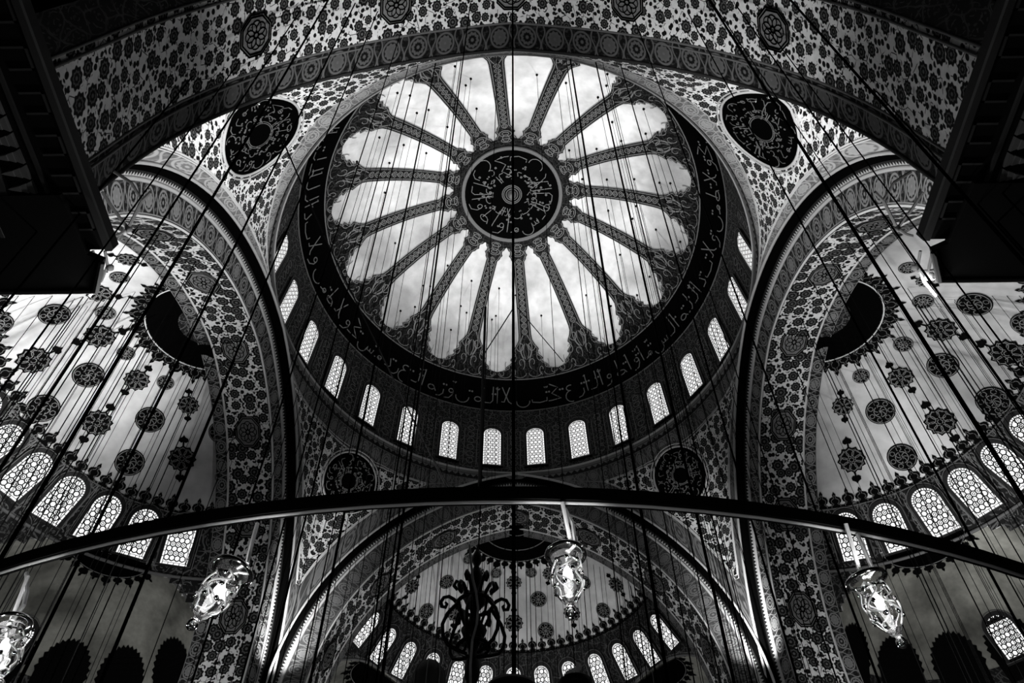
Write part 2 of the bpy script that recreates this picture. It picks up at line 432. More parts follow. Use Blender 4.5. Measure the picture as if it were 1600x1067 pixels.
# letter forms drawn as pen strokes in a unit box (x to the right, y up)
def arc(cx, cy, rx, ry, a0, a1, n=10): return [(cx+rx*cos(radians(a0+(a1-a0)*i/n)), cy+ry*sin(radians(a0+(a1-a0)*i/n))) for i in range(n+1)]
GL = dict(
    alef=([[(.1, 0), (.1, 1.0), (.02, .92)]], .22),
    lam=([[(.42, 1.0), (.42, .15), (.3, 0), (0, 0)]], .5),
    lamalef=([[(.5, 1.0), (.2, .1), (.05, .12)], [(.08, 1.0), (.45, .12), (.6, 0)]], .65),
    ha=([arc(.22, .14, .18, .14, 0, 360, 12) + [(.5, 0)]], .55),
    waw=([arc(.3, .3, .12, .12, 0, 360, 10) + [(.42, .1), (.25, -.15), (0, -.2)]], .5),
    ra=([[(.3, .25), (.3, 0), (.15, -.18), (-.05, -.22)]], .35),
    nun=([arc(.4, .12, .36, .34, 5, -185, 12)], .85),
    sin_=([[(1.0, .25), (.95, 0), (.82, .02), (.8, .22), (.77, .02), (.64, .02), (.62, .22), (.58, 0)] + arc(.3, .0, .28, .3, 0, -180, 8)], 1.1),
    kaf=([[(.05, 1.0), (.5, .72), (.12, .42), (.6, .05), (.1, 0), (-.1, 0)]], .7),
    ba=([[(.8, .25), (.78, .04), (.4, -.02), (0, .04), (-.02, .2)]], .9),
    mim=([arc(.3, .12, .11, .11, 0, 360, 8) + [(0, 0)]], .5),
    ain=([arc(.28, .5, .2, .16, 60, 250, 8) + arc(.3, .0, .32, .34, 90, 280, 8)], .65),
    dal=([[(.2, .5), (.34, .1), (.25, 0), (0, 0)]], .45),
    ta=([arc(.3, .14, .24, .13, 0, 360, 10) + [(.6, 0)], [(.2, .14), (.2, 1.0)]], .7),
    dots=([arc(.1, .5, .035, .035, 0, 360, 5), arc(.25, .5, .035, .035, 0, 360, 5)], .0),
    shadda=([[(.0, .8), (.05, .72), (.1, .8), (.15, .72), (.2, .82)]], .0),
)
WORDS = [['alef', 'lam', 'lam', 'ha'], ['alef', 'lam', 'sin_', 'mim', 'alef', 'waw', 'alef', 'ta'], ['waw', 'alef', 'lam', 'alef', 'ra', 'ain'], ['kaf', 'ba', 'nun'], ['lamalef', 'alef', 'lam', 'ha'],
         ['nun', 'waw', 'ra', 'ha'], ['alef', 'lam', 'ain', 'ra', 'dal'], ['mim', 'sin_', 'kaf', 'waw'], ['lamalef', 'ta', 'mim', 'nun'], ['waw', 'lamalef', 'ba', 'dal']]
def lettering(mb, length, mapf, nrm, size, w, start=0, seed=3, lift=.03, ygain=1.0):
    """fill a line right-to-left with words; mapf(x,y) -> 3D point; x in metres along, y in metres up"""
    rnd = random.Random(seed); x = 0; wi = start
    while x < length:
        wd = WORDS[wi % len(WORDS)]; wi += 1
        for g in wd:
            strokes, adv = GL[g]
            for st in strokes:
                pts = []
                for i in range(len(st)-1):
                    n = max(1, int(hypot(st[i+1][0]-st[i][0], st[i+1][1]-st[i][1])*size/.3))
                    for k in range(n): pts.append((lerp(st[i][0], st[i+1][0], k/n), lerp(st[i][1], st[i+1][1], k/n)))
                pts.append(st[-1])
                mb.ribbon([mapf(x + (adv - p[0])*size, p[1]*size*ygain) for p in pts], nrm, w, lift)
            if rnd.random() < .4:
                for st in GL['dots'][0]: mb.ribbon([mapf(x + (.2-p[0])*size, (p[1]+.05)*size) for p in st], nrm, w, lift)
            if rnd.random() < .25:
                for st in GL['shadda'][0]: mb.ribbon([mapf(x + (.2-p[0])*size, (p[1]+.1)*size) for p in st], nrm, w, lift)
            x += (adv+.06)*size
            if x > length: return
        x += .12*size
def med_surface(org, ax, ex, ey, dishf):
    return lambda X, Y: org + ex*X + ey*Y + ax*dishf(hypot(X, Y))
def round_lettering(mb, S, nrm, R, w, seed=1, D=-1):
    """one big radiating inscription: letters with tall shafts pointing to the centre, in two rings"""
    def mp(r_base, r_gain): return lambda x, y: S((r_base - y*r_gain)*cos(D*x/R0[0] + .3), (r_base - y*r_gain)*sin(D*x/R0[0] + .3))
    R0 = [R*.8]
    lettering(mb, 2*pi*R*.8, mp(R*.86, 1.0), nrm, R*.42, w, seed, seed)
    R0[0] = R*.5
    lettering(mb, 2*pi*R*.5, mp(R*.52, .8), nrm, R*.24, w, seed+2, seed+5)
    for i in range(40):
        rn = random.Random(seed*100+i); a = rn.random()*6.28; r = R*(.3+.62*rn.random()); s_ = .018*R
        mb.ribbon([S(r*cos(a)+s_*cos(t*pi/3), r*sin(a)+s_*sin(t*pi/3)) for t in range(6)], nrm, w, close=True)
b = MB(); dn = lambda p: Vector((0, 0, -1))
round_lettering(b, lambda X, Y: Vector((X, Y, 40.72 + .25*(1-(hypot(X, Y)/3.0)**2))), dn, 2.9, .045, 1, 1)
b.build('calligraphy', 'gold', medo)

# --- inscription band between the rib feet and the drum, arabesque band, window wall
b = MB(); ring_grid(b, [(10.36, 35.52), (10.72, 34.9), (11.02, 34.2), (11.26, 33.5)])
insc = b.build('ceiling', 'black', None, True); struct(insc, 'near-black inscription ring round the foot of the central dome', 'inscription band')
b = MB()
for (r, z) in ((10.34, 35.55), (11.25, 33.5)):
    b.tube([(r*cos(2*pi*k/NA), r*sin(2*pi*k/NA), z) for k in range(NA)], .035, 6, close=True)
b.build('fillet', 'mould_dark', insc, True)
b = MB()
def insc_map(x, y):
    a = radians(-160) + x/10.85
    t = (y + .35)/1.9; z = lerp(33.65, 35.4, t); r = lerp(11.2, 10.42, t)
    return Vector((r*cos(a), r*sin(a), z))
lettering(b, 2*pi*10.85, insc_map, axis_n, 1.15, .06, 0, 11)
b.build('lettering', 'faint', insc)
b = MB(); ring_grid(b, [(11.26, 33.5), (11.42, 32.8), (11.48, 32.1), (11.48, 30.0), (11.46, 27.95)])
drum = b.build('wall_drum', 'arab_fine', None, True); struct(drum, 'dark arabesque drum wall pierced by a ring of arched windows', 'drum wall')

# --- windows
def win_outline(w, h, n=8, pt=.0):
    """arched outline, w wide, h tall, origin at bottom centre"""
    pts = [(-w/2, 0), (w/2, 0)]; zs = h - w/2*(1+pt)
    for i in range(n*2+1):
        a = pi*i/(2*n); pts.append((w/2*cos(a), zs + w/2*(1+pt)*sin(a)))
    return pts
def inside_win(x, y, w, h):
    if y < 0 or abs(x) > w/2: return False
    zs = h - w/2
    return y <= zs or hypot(x, y-zs) <= w/2
def window_meshes(w, h, cell=.2, simple=False):
    """local frame: x along wall, z up, -y towards the room"""
    pane, lat, fr = MB(), MB(), MB()
    o = win_outline(w, h); pane.poly([(x, .02, y) for x, y in o])
    F = lambda p: Vector((0, -1, 0))
    bw = .09
    # pierced border strip with short dashes
    inner = win_outline(w-2*bw, h-2*bw); inner = [(x, y+bw) for x, y in inner]
    lat.ribbon([(x, 0, y) for x, y in inner], F, .035, .01, close=True)
    per = []
    for i in range(len(inner)):
        a, c = inner[i], inner[(i+1) % len(inner)]; n = max(1, int(hypot(c[0]-a[0], c[1]-a[1])/.2))
        for k in range(n): per.append((lerp(a[0], c[0], k/n), lerp(a[1], c[1], k/n), c[0]-a[0], c[1]-a[1]))
    for x, y, dx, dy in per:
        l = hypot(dx, dy) or 1; lat.ribbon([(x, 0, y), (x + dy/l*bw, 0, y - dx/l*bw)], F, .03, .01)
    # honeycomb lattice
    s3 = cell; rowh = s3*.866; done = set(); wi, hi = w-2*bw-.01, h-2*bw-.01
    r = 0; y = s3*.4
    R_ = s3/sqrt(3)
    while y < h:
        x = -w + (s3/2 if r % 2 else 0)
        while x < w:
            c = [(x + R_*sin(pi/3*k), y + R_*cos(pi/3*k)) for k in range(6)]
            for k in range(6):
                p, q = c[k], c[(k+1) % 6]; key = (round((p[0]+q[0])*50), round((p[1]+q[1])*50))
                if key in done: continue
                done.add(key)
                if inside_win((p[0]+q[0])/2, (p[1]+q[1])/2-bw, wi, hi): lat.ribbon([(p[0], 0, p[1]), (q[0], 0, q[1])], F, .05, .01)
            if inside_win(x, y-bw, wi-.1, hi-.1) and (r % 2 == 0):
                lat.ribbon([(x + s3*.22*cos(k*pi/4), 0, y + s3*.22*sin(k*pi/4)) for k in range(8)], F, .03, .01, close=True)
            x += s3
        y += rowh; r += 1
    ow = win_outline(w+.34, h+.26); ow = [(x, y-.09) for x, y in ow]; n = len(o)
    a = [fr.vert((x, .03, y)) for x, y in o]; a2 = [fr.vert((x, -.06, y)) for x, y in o]; c2 = [fr.vert((x, -.06, y)) for x, y in ow]; c3 = [fr.vert((x, .12, y)) for x, y in ow]
    for i in range(n):
        j = (i+1) % n
        for A, B in ((a, a2), (a2, c2), (c2, c3)): fr.face((A[i], A[j], B[j], B[i]))
    fl = MB(); fl.ribbon([(x, -.06, y) for x, y in [(x*1.0, y) for x, y in win_outline(w+.3, h+.22)]], F, .03, .012, close=True)
    return pane, lat, fr, fl
WN = [0]
class WinKind:
    def __init__(s, w, h, cell): s.parts = window_meshes(w, h, cell); s.src = None
    def place(s, loc, facing, up, label):
        """facing: unit vector into the room; up: up direction on the wall"""
        y = -facing.normalized(); z = (up - y*up.dot(y)).normalized(); x = y.cross(z)
        M_ = Matrix((x, y, z)).transposed().to_4x4(); M_.translation = loc
        WN[0] += 1; nm = 'window_%d' % WN[0]
        if s.src is None:
            root = s.parts[2].build(nm, 'winframe'); ch = [s.parts[0].build('pane', 'winlit', root), s.parts[1].build('lattice', 'winframe', root), s.parts[3].build('painted_outline', 'outline', root)]
            s.src = (root, ch)
        else:
            root = s.src[0].copy(); COL.objects.link(root); root.name = nm
            for c_ in s.src[1]: d = c_.copy(); COL.objects.link(d); d.parent = root
        root.matrix_world = M_
        struct(root, label, 'window'); return root
ORD = ['first', 'second', 'third', 'fourth', 'fifth', 'sixth', 'seventh', 'eighth', 'ninth', 'tenth', 'eleventh', 'twelfth', 'thirteenth', 'fourteenth']
wk_dome = WinKind(1.02, 3.15, .23)
for k in range(28):
    az = 90.4 + 360/28*(k+.5)
    if az > 270+90.4-0: az -= 360
    a = radians(90.4 + 360/28*(k+.5)); d = Vector((cos(a), sin(a), 0))
    deg = (90.4 + 360/28*(k+.5)) % 360
    if 195 < deg < 352: continue
    if deg > 90 and deg <= 195: i = int((deg-90.4)/12.857); lab = 'lit arched drum window, %s to the left of the lowest middle point of the ring' % ORD[i]
    else:
        i = int(((90.4-deg) % 360)/12.857); lab = 'lit arched drum window, %s to the right of the lowest middle point of the ring' % ORD[i]
    wk_dome.place(d*11.40 + Vector((0, 0, 28.85)), -d, Vector((0, 0, 1)), lab)
# painted panels between windows
b = MB()
for k in range(28):
    a = radians(90.4 + 360/28*k)
    for q in (-.38, .38):
        b.ribbon([(11.44*cos(a+q/11.44), 11.44*sin(a+q/11.44), 28.8+.3*i) for i in range(11)], axis_n, .03)
    for i in range(6):
        z = 29.1+.55*i
        b.ribbon([(11.44*cos(a+.2*cos(t*pi/4)/11.44), 11.44*sin(a+.2*cos(t*pi/4)/11.44), z+.22*sin(t*pi/4)) for t in range(8)], axis_n, .03, close=True)
b.build('painted_panel', 'ink', drum)

# --- ledge cornice below the drum windows
b = MB(); ring_grid(b, [(11.5, 28.0), (11.02, 28.0), (10.95, 27.9), (10.95, 27.75), (11.0, 27.65)]); led = b.build('trim_1', 'mould_dark', None, True)
struct(led, 'round ledge cornice running below the drum windows', 'cornice')
b = MB(); ring_grid(b, [(11.0, 27.66), (11.03, 27.45), (11.06, 27.3)], v01=True); b.build('serrated_moulding', 'serr_dark', led)
b = MB(); b.tube([(10.97*cos(2*pi*k/NA), 10.97*sin(2*pi*k/NA), 27.82) for k in range(NA)], .07, 8, close=True)
b.build('rope_moulding', 'mould', led, True)

# ------------------------------------------------------------------ ARCHES
PR = dict(l=(14.2286, 10.2025, .6274), f=(15.2682, 10.7519, 1.9232), n=(13.3077, 11.1401, 3.403))
SIDES = dict(l=('l', Vector((-1, 0, 0)), Vector((0, 1, 0)), 0.0), r=('l', Vector((1, 0, 0)), Vector((0, 1, 0)), 0.0), f=('f', Vector((0, 1, 0)), Vector((1, 0, 0)), .33))
def arch_curve(prof, off, n=40, leg=6.0):
    """list of (s,z) along pointed arch including straight legs, plus arc length"""
    z0, Ra, q = prof; R = Ra+off; tc = math.acos(q/R); half = []
    for i in range(n+1):
        t = tc*i/n; half.append((R*cos(t)-q, z0 + R*sin(t)))
    legs = [(half[0][0], z0 - leg*(1-k/4)) for k in range(4)]
    h = legs + half
    return [(-s, z) for s, z in h][:-1] + [(0, h[-1][1])] + [(s, z) for s, z in h[:-1]][::-1]
def arch_pts(side, off, plane, prof=None):
    pk, out, along, sh = SIDES[side]
    return [out*(plane+sh) + along*s + Vector((0, 0, z)) for s, z in arch_curve(prof or PR[pk], off)]
def arclen(pts):
    L_ = [0]
    for i in range(1, len(pts)): L_.append(L_[-1] + (Vector(pts[i])-Vector(pts[i-1])).length)
    return L_
def band(mb, A, B, v01=True, sub=1, v0=0.0):
    la = arclen([lerp(Vector(a), Vector(c), .5) for a, c in zip(A, B)]); wmid = (Vector(A[len(A)//2])-Vector(B[len(B)//2])).length
    rows, uvr = [], []
    for i in range(sub+1):
        t = i/sub; rows.append([lerp(Vector(a), Vector(c), t) for a, c in zip(A, B)]); uvr.append([(l, (t if v01 else v0+t*wmid)) for l in la])
    mb.grid(rows, uvr)
def resample(pts, n):
    L_ = arclen(pts); out = []; j = 0
    for i in range(n+1):
        d = L_[-1]*i/n
        while j < len(L_)-2 and L_[j+1] < d: j += 1
        t = (d-L_[j])/max(1e-9, L_[j+1]-L_[j]); out.append(lerp(Vector(pts[j]), Vector(pts[j+1]), min(1, t)))
    return out
OCT = [(cos(pi/8+pi/4*i), sin(pi/8+pi/4*i)) for i in range(8)]
def octagon(parent, P, e1, e2, nrm, rx, ry, label=None, mat='octo'):
    """knotwork octagon medallion painted on a vault"""
    def S(x, y, h=0): return P + e1*x*rx + e2*y*ry + nrm*h
    b = MB(); star = []
    for i in range(8):
        a, c = OCT[i], OCT[(i+1) % 8]; star += [a, ((a[0]+c[0])/2*.98, (a[1]+c[1])/2*.98)]
    b.poly([S(x, y, .05) for x, y in star]); o = b.build('octagon_medallion', mat, parent)
    l = MB(); N_ = lambda p: nrm
    for k in (.96, .84): l.ribbon([S(x*k, y*k, .05) for x, y in OCT], N_, .05, close=True)
    for i in range(4):
        for ph in (0, pi/4):
            a = pi/2*i + ph
            l.ribbon([S(.36*cos(a)+.26*cos(t*pi/6), .36*sin(a)+.26*sin(t*pi/6), .05) for t in range(12)], N_, .035, close=True)
    l.ribbon([S(.14*cos(t*pi/6), .14*sin(t*pi/6), .05) for t in range(12)], N_, .04, close=True)
    l.build('knotwork', 'black', o)
    if label: o['label'] = label
    return o

names = dict(l='left', r='right', f='far')
for n_, sd in enumerate('lrf'):
    nm = names[sd]; pk, out, along, sh = SIDES[sd]
    C = lambda off, plane: arch_pts(sd, off, plane)
    # soffit with flowers is the arch itself
    b = MB(); band(b, C(0, 10.9), C(-.03, 12.8), False, 6)
    if sd == 'f': b_mat = 'flor_arch'
    arch = b.build('trim_%d' % (n_+2), 'flor_arch', None)
    struct(arch, '%s great pointed arch with flower-painted underside' % nm, 'arch')
    b = MB(); band(b, C(1.46, 10.2), C(1.46, 10.5), True); band(b, C(1.46, 10.5), C(1.30, 10.58), True); b.build('shaded_outer_order', 'black', arch)  # step painted flat black, its shadow put into the colour
    b = MB(); band(b, C(1.10, 10.72), C(1.32, 10.58), True); b.build('serrated_moulding', 'serr', arch)
    b = MB(); 
    for off, pl, r_ in ((1.47, 10.2, .06), (1.08, 10.72, .07)): b.tube(C(off, pl), r_, 6, cap=False)
    b.build('torus_moulding', 'mould', arch, True)
    b = MB(); band(b, C(1.05, 10.74), C(.1, 10.82), True); b.build('roundel_border', 'bord_far' if sd == 'f' else 'bord', arch)
    b = MB()
    for off, pl in ((.05, 10.86), (-.03, 12.8)):
        b.tube(C(off, pl), .045, 6, cap=False)
    b.build('fillet', 'line', arch, True)
    b = MB(); band(b, C(-.03, 12.8), C(-.06, 13.35), True); b.build('inner_border', 'bord_far' if sd == 'f' else 'bord', arch)
    # octagon medallions along the soffit
    mid = C(-.01, 11.85); Ls = arclen(mid); tot = Ls[-1]; ctr = tot/2
    for k in range(-5, 6):
        d = ctr + k*(3.95 if sd != 'f' else 4.1)
        if d < 7 or d > tot-7: continue
        j = max(i for i in range(len(Ls)) if Ls[i] <= d); P = lerp(mid[j], mid[j+1], (d-Ls[j])/(Ls[j+1]-Ls[j])); tg = (mid[j+1]-mid[j]).normalized()
        nn = (Vector((0, 0, 14))*1.0 - P); nn = nn - tg*nn.dot(tg) - out*nn.dot(out); nn.normalize()
        octagon(arch, P, out, tg, nn, .62, .78)

# near arch, seen from behind: lofted from its measured profile lines
def near_pts(z0, R, q, plane, off=0): return [Vector((s, -plane, z)) for s, z in arch_curve((z0, R, q), off, leg=z0-10.45)]
N1 = near_pts(13.3077, 11.1401, 3.403, 11.906); N2 = near_pts(13.448, 11.967, 4.5, 12.6); N3 = near_pts(13.47, 12.75, 5.9, 14.5); N4 = near_pts(13.2, 12.95, 6.1, 15.1)
b = MB(); band(b, N2, N3, False, 8)
arch = b.build('trim_5', 'flor_near', None); struct(arch, 'near great arch overhead with large flower painting', 'arch')
b = MB(); band(b, N1, N2, True); b.build('roundel_border', border('near_roundel_border_painting', .95, .095, .005), arch)
b = MB(); band(b, N3, N4, True); b.build('outer_border', 'arab_dim', arch)
b = MB()
for P_, dx in ((N2, 0), (N3, 0)):
    b.tube(P_, .03, 6, cap=False); b.tube([p + Vector((0, .13, .0)) for p in P_], .03, 6, cap=False)
b.build('fillet', 'mould_dark', arch, True)
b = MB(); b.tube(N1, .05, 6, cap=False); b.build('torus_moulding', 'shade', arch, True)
def unp(px, py, axis, val):
    d = CAM_F + CAM_R*((px-800)/FPX) + CAM_U*((533.5-py)/FPX); t = (val - CAM_O[axis])/d[axis]; return CAM_O + d*t
def soffit_near(s_, plane):
    t = (plane-12.6)/1.9; A = N2; B = N3
    best = None
    for a, c in zip(A, B):
        p = lerp(a, c, t)
        if best is None or abs(p.x-s_) < abs(best.x-s_): best = p
    return best
for k, (sx, lab) in enumerate(((-7.68, 'dim octagon knot medallion at the left foot of the near arch'), (-6.25, 'octagon knot medallion left of centre on the near arch'), (-3.4, None), (0, None), (3.4, None), (6.3, 'octagon knot medallion right of centre on the near arch'), (7.68, 'octagon knot medallion at the right foot of the near arch'))):
    P = soffit_near(sx, 13.5); P2 = soffit_near(sx + .4, 13.5)
    best = P; i_ = min(range(len(N2)), key=lambda i: abs(lerp(N2[i], N3[i], .47).x - sx)); A_ = lerp(N2[i_-1], N3[i_-1], .47); B_ = lerp(N2[i_+1], N3[i_+1], .47)
    tt = (sx-A_.x)/(B_.x-A_.x) if abs(B_.x-A_.x) > 1e-5 else .5; P = lerp(A_, B_, tt); tg = (B_-A_).normalized(); ev = (N3[i_]-N2[i_]).normalized(); nn = tg.cross(ev); 
    if nn.z > 0: nn = -nn
    octagon(arch, P, ev, tg, nn, .55, .62, lab)

# ------------------------------------------------------------------ PENDENTIVES
ARx, ARf, ARn = 10.2, 10.53, 11.9
def off_of(pk, s_, z): z0, Ra, q = PR[pk]; return hypot(abs(s_)+q, z-z0) - Ra
def arris_z(pk, s_, off):
    z0, Ra, q = PR[pk]; v = (Ra+off)**2 - (abs(s_)+q)**2
    return z0 + sqrt(v) if v > 0 else z0
def pend_pt(phi, t, h=0.0):
    c_, s_ = cos(phi), sin(phi); AY = ARf if s_ > 0 else ARn; pk2 = 'f' if s_ > 0 else 'n'
    k = min(ARx/max(1e-6, abs(c_)), AY/max(1e-6, abs(s_))); x, y = c_*k, s_*k
    if ARx/max(1e-6, abs(c_)) < AY/max(1e-6, abs(s_)): zB = arris_z('l', min(abs(y), 10.35 if s_ > 0 else 11.0), 1.46)
    else: zB = arris_z(pk2, min(abs(x), 10.1), 1.46 if pk2 == 'f' else .05)
    rB = hypot(x, y); zB = min(zB, 27.2); rT, zT = 11.06, 27.32
    r = lerp(rB, rT, t) + .95*((zT-zB)/9.3)**2*sin(pi*t); z = lerp(zB, zT, t); z = zB + (zT-zB)*t
    p = Vector((r*c_, r*s_, z))
    if h: p = p + Vector((-c_*.8, -s_*.8, -.6))*h
    return p
def pend_n(p): 
    l = hypot(p[0], p[1]); return Vector((-p[0]/l*.85, -p[1]/l*.85, -.53))
def field_lo(phi, dl, df):
    """smallest t where both arch distances are exceeded"""
    pk2 = 'f' if sin(phi) > 0 else 'n'; AY = ARf
    lo = None
    for i in range(0, 101):
        p = pend_pt(phi, i/100)
        if off_of('l', p.y, p.z) > dl and off_of(pk2, p.x, p.z) > df: return i/100
    return 1.0
def field_hi(phi, dt):
    for i in range(100, -1, -1):
        p = pend_pt(phi, i/100)
        if 27.32 - p.z + abs(hypot(p.x, p.y)-11.06)*.4 > dt: return i/100
    return 0.0
QS = [('far_left', 90, 180, 'far left'), ('far_right', 90, 0, 'far right'), ('near_left', 270, 180, 'near left'), ('near_right', 270, 360, 'near right')]
for (q, a0, a1, lab) in QS:
    near = q.startswith('near'); dl, df, dt = (2.0, 2.25, .95) if not near else (2.0, .35, .8)
    cols = []; NP = 90
    for i in range(NP+1):
        phi = radians(lerp(a0+.01, a1-.01, i/NP)); tl, th = field_lo(phi, dl, df), field_hi(phi, dt)
        ok = th > tl + .004
        if not ok: tl = th = max(.02, min(.98, .5*(min(tl, 1)+th) if tl < 1 else th))
        cols.append((phi, tl, th, ok))
    lowb, field, top = MB(), MB(), MB(); nt = 10
    rows_l, uv_l, rows_f, uv_f, rows_t, uv_t = [], [], [], [], [], []
    for (phi, tl, th, ok) in cols:
        L_ = (pend_pt(phi, 1)-pend_pt(phi, 0)).length; u = phi*11.5
        rows_l.append([pend_pt(phi, tl*j/4) for j in range(5)]); uv_l.append([(u*1.1, j/4) for j in range(5)])
        rows_f.append([pend_pt(phi, lerp(tl, th, j/nt)) for j in range(nt+1)]); uv_f.append([((phi-radians((a0+a1)/2))*13, (p.z-20)*1.15) for p in rows_f[-1]])
        rows_t.append([pend_pt(phi, lerp(th, 1, j/4)) for j in range(5)]); uv_t.append([(u, j/4) for j in range(5)])
    field.grid(rows_f, uv_f); pen = field.build('wall_'+q, 'flor_pend' if near else 'flor_pend_shaded', None, True)
    struct(pen, '%s pendentive, curved triangle painted with flowers' % lab, 'pendentive')
    lowb.grid(rows_l, uv_l); lowb.build('arch_band', 'bord_lit' if near else 'bord_far', pen, True)
    top.grid(rows_t, uv_t); top.build('ring_band', 'bord_lit' if near else 'bord_far', pen, True)
    ln = MB(); okc = [c_ for c_ in cols if c_[3]]
    for kk, off_ in ((0, 0), (1, .16)):
        lo = [pend_pt(c_[0], max(0, c_[1]-off_/8)) for c_ in okc]; hi = [pend_pt(c_[0], min(1, c_[2]+off_/8)) for c_ in okc]
        ln.ribbon(lo + hi[::-1], pend_n, .07 if kk == 0 else .04, .03, close=True)
    ln.build('field_outline', 'line' if near else 'mould', pen)
    # roundel
    sx = -1 if 'left' in q else 1
    if not near: Rr = 1.42; phi = atan2(1, -.985 if sx < 0 else .985); 
    else: Rr = 1.75; phi = atan2(-1, -1.02 if sx < 0 else 1.02)
    best = None
    target = (543, 752) if q == 'far_left' else (1062, 745) if q == 'far_right' else (403, 214) if q == 'near_left' else (1193, 203)
    for i in range(61):
        for j in range(61):
            ph = radians(lerp(a0+5, a1-5, i/60)); p = pend_pt(ph, j/60); d = p - CAM_O; zc = d.dot(CAM_F)
            e = hypot(800+FPX*d.dot(CAM_R)/zc-target[0], 533.5-FPX*d.dot(CAM_U)/zc-target[1])
            if best is None or e < best[0]: best = (e, ph, j/60)
    _, ph, tt = best; P = pend_pt(ph, tt); e_t = (pend_pt(ph, tt+.03)-pend_pt(ph, tt-.03)).normalized(); e_s = (pend_pt(ph+.02, tt)-pend_pt(ph-.02, tt)).normalized()
    nn = e_s.cross(e_t); 
    if nn.dot(P - Vector((0, 0, 20))) > 0: nn = -nn
    e1 = Vector((e_s.x, e_s.y, 0)).normalized(); e1 = e1 if e1.dot(CAM_R) > 0 else -e1
    e2 = (e_t - e1*e_t.dot(e1)).normalized()
    def RS(X, Y, h=.06):
        Q = P + e1*X + e2*Y
        def g(u):
            p = Q + nn*u; f_ = atan2(p.y, p.x); zb_ = pend_pt(f_, 0).z; t_ = max(0, min(1, (p.z-zb_)/(27.32-zb_))); sp = pend_pt(f_, t_)
            return hypot(p.x, p.y) - hypot(sp.x, sp.y), p
        lo_, hi_ = -2.5, 2.5
        for _k in range(22):
            mi = (lo_+hi_)/2
            if g(mi)[0] > 0: lo_ = mi
            else: hi_ = mi
        return g((lo_+hi_)/2)[1] + nn*h
    def disc(mb, R1, h, R0=0.0, n=56, m=10):
        mb.grid([[RS(lerp(R0, R1, k/m)*cos(2*pi*i/n), lerp(R0, R1, k/m)*sin(2*pi*i/n), h) for i in range(n+1)] for k in range(m+1)])
    rd = MB(); disc(rd, Rr, .06); ro = rd.build('roundel', 'black', pen)
    ro['label'] = 'black calligraphy roundel on the %s pendentive' % lab
    rm = MB()
    for r_, t_ in ((Rr+.05, .05), (Rr+.2, .03)): rm.tube([RS(r_*cos(2*pi*i/56), r_*sin(2*pi*i/56), .06) for i in range(56)], t_, 6, close=True)
    rm.build('roundel_rim', 'line' if near else 'mould', ro, True)
    cl = MB(); round_lettering(cl, RS, pend_n, Rr*.96, .035, 3 + (2 if near else 0) + (1 if sx > 0 else 0))
    for k in (.34, .3): cl.ribbon([RS(Rr*k*cos(t*pi/12), Rr*k*sin(t*pi/12)) for t in range(24)], pend_n, .03, close=True)
    cl.build('calligraphy', 'faint', ro)

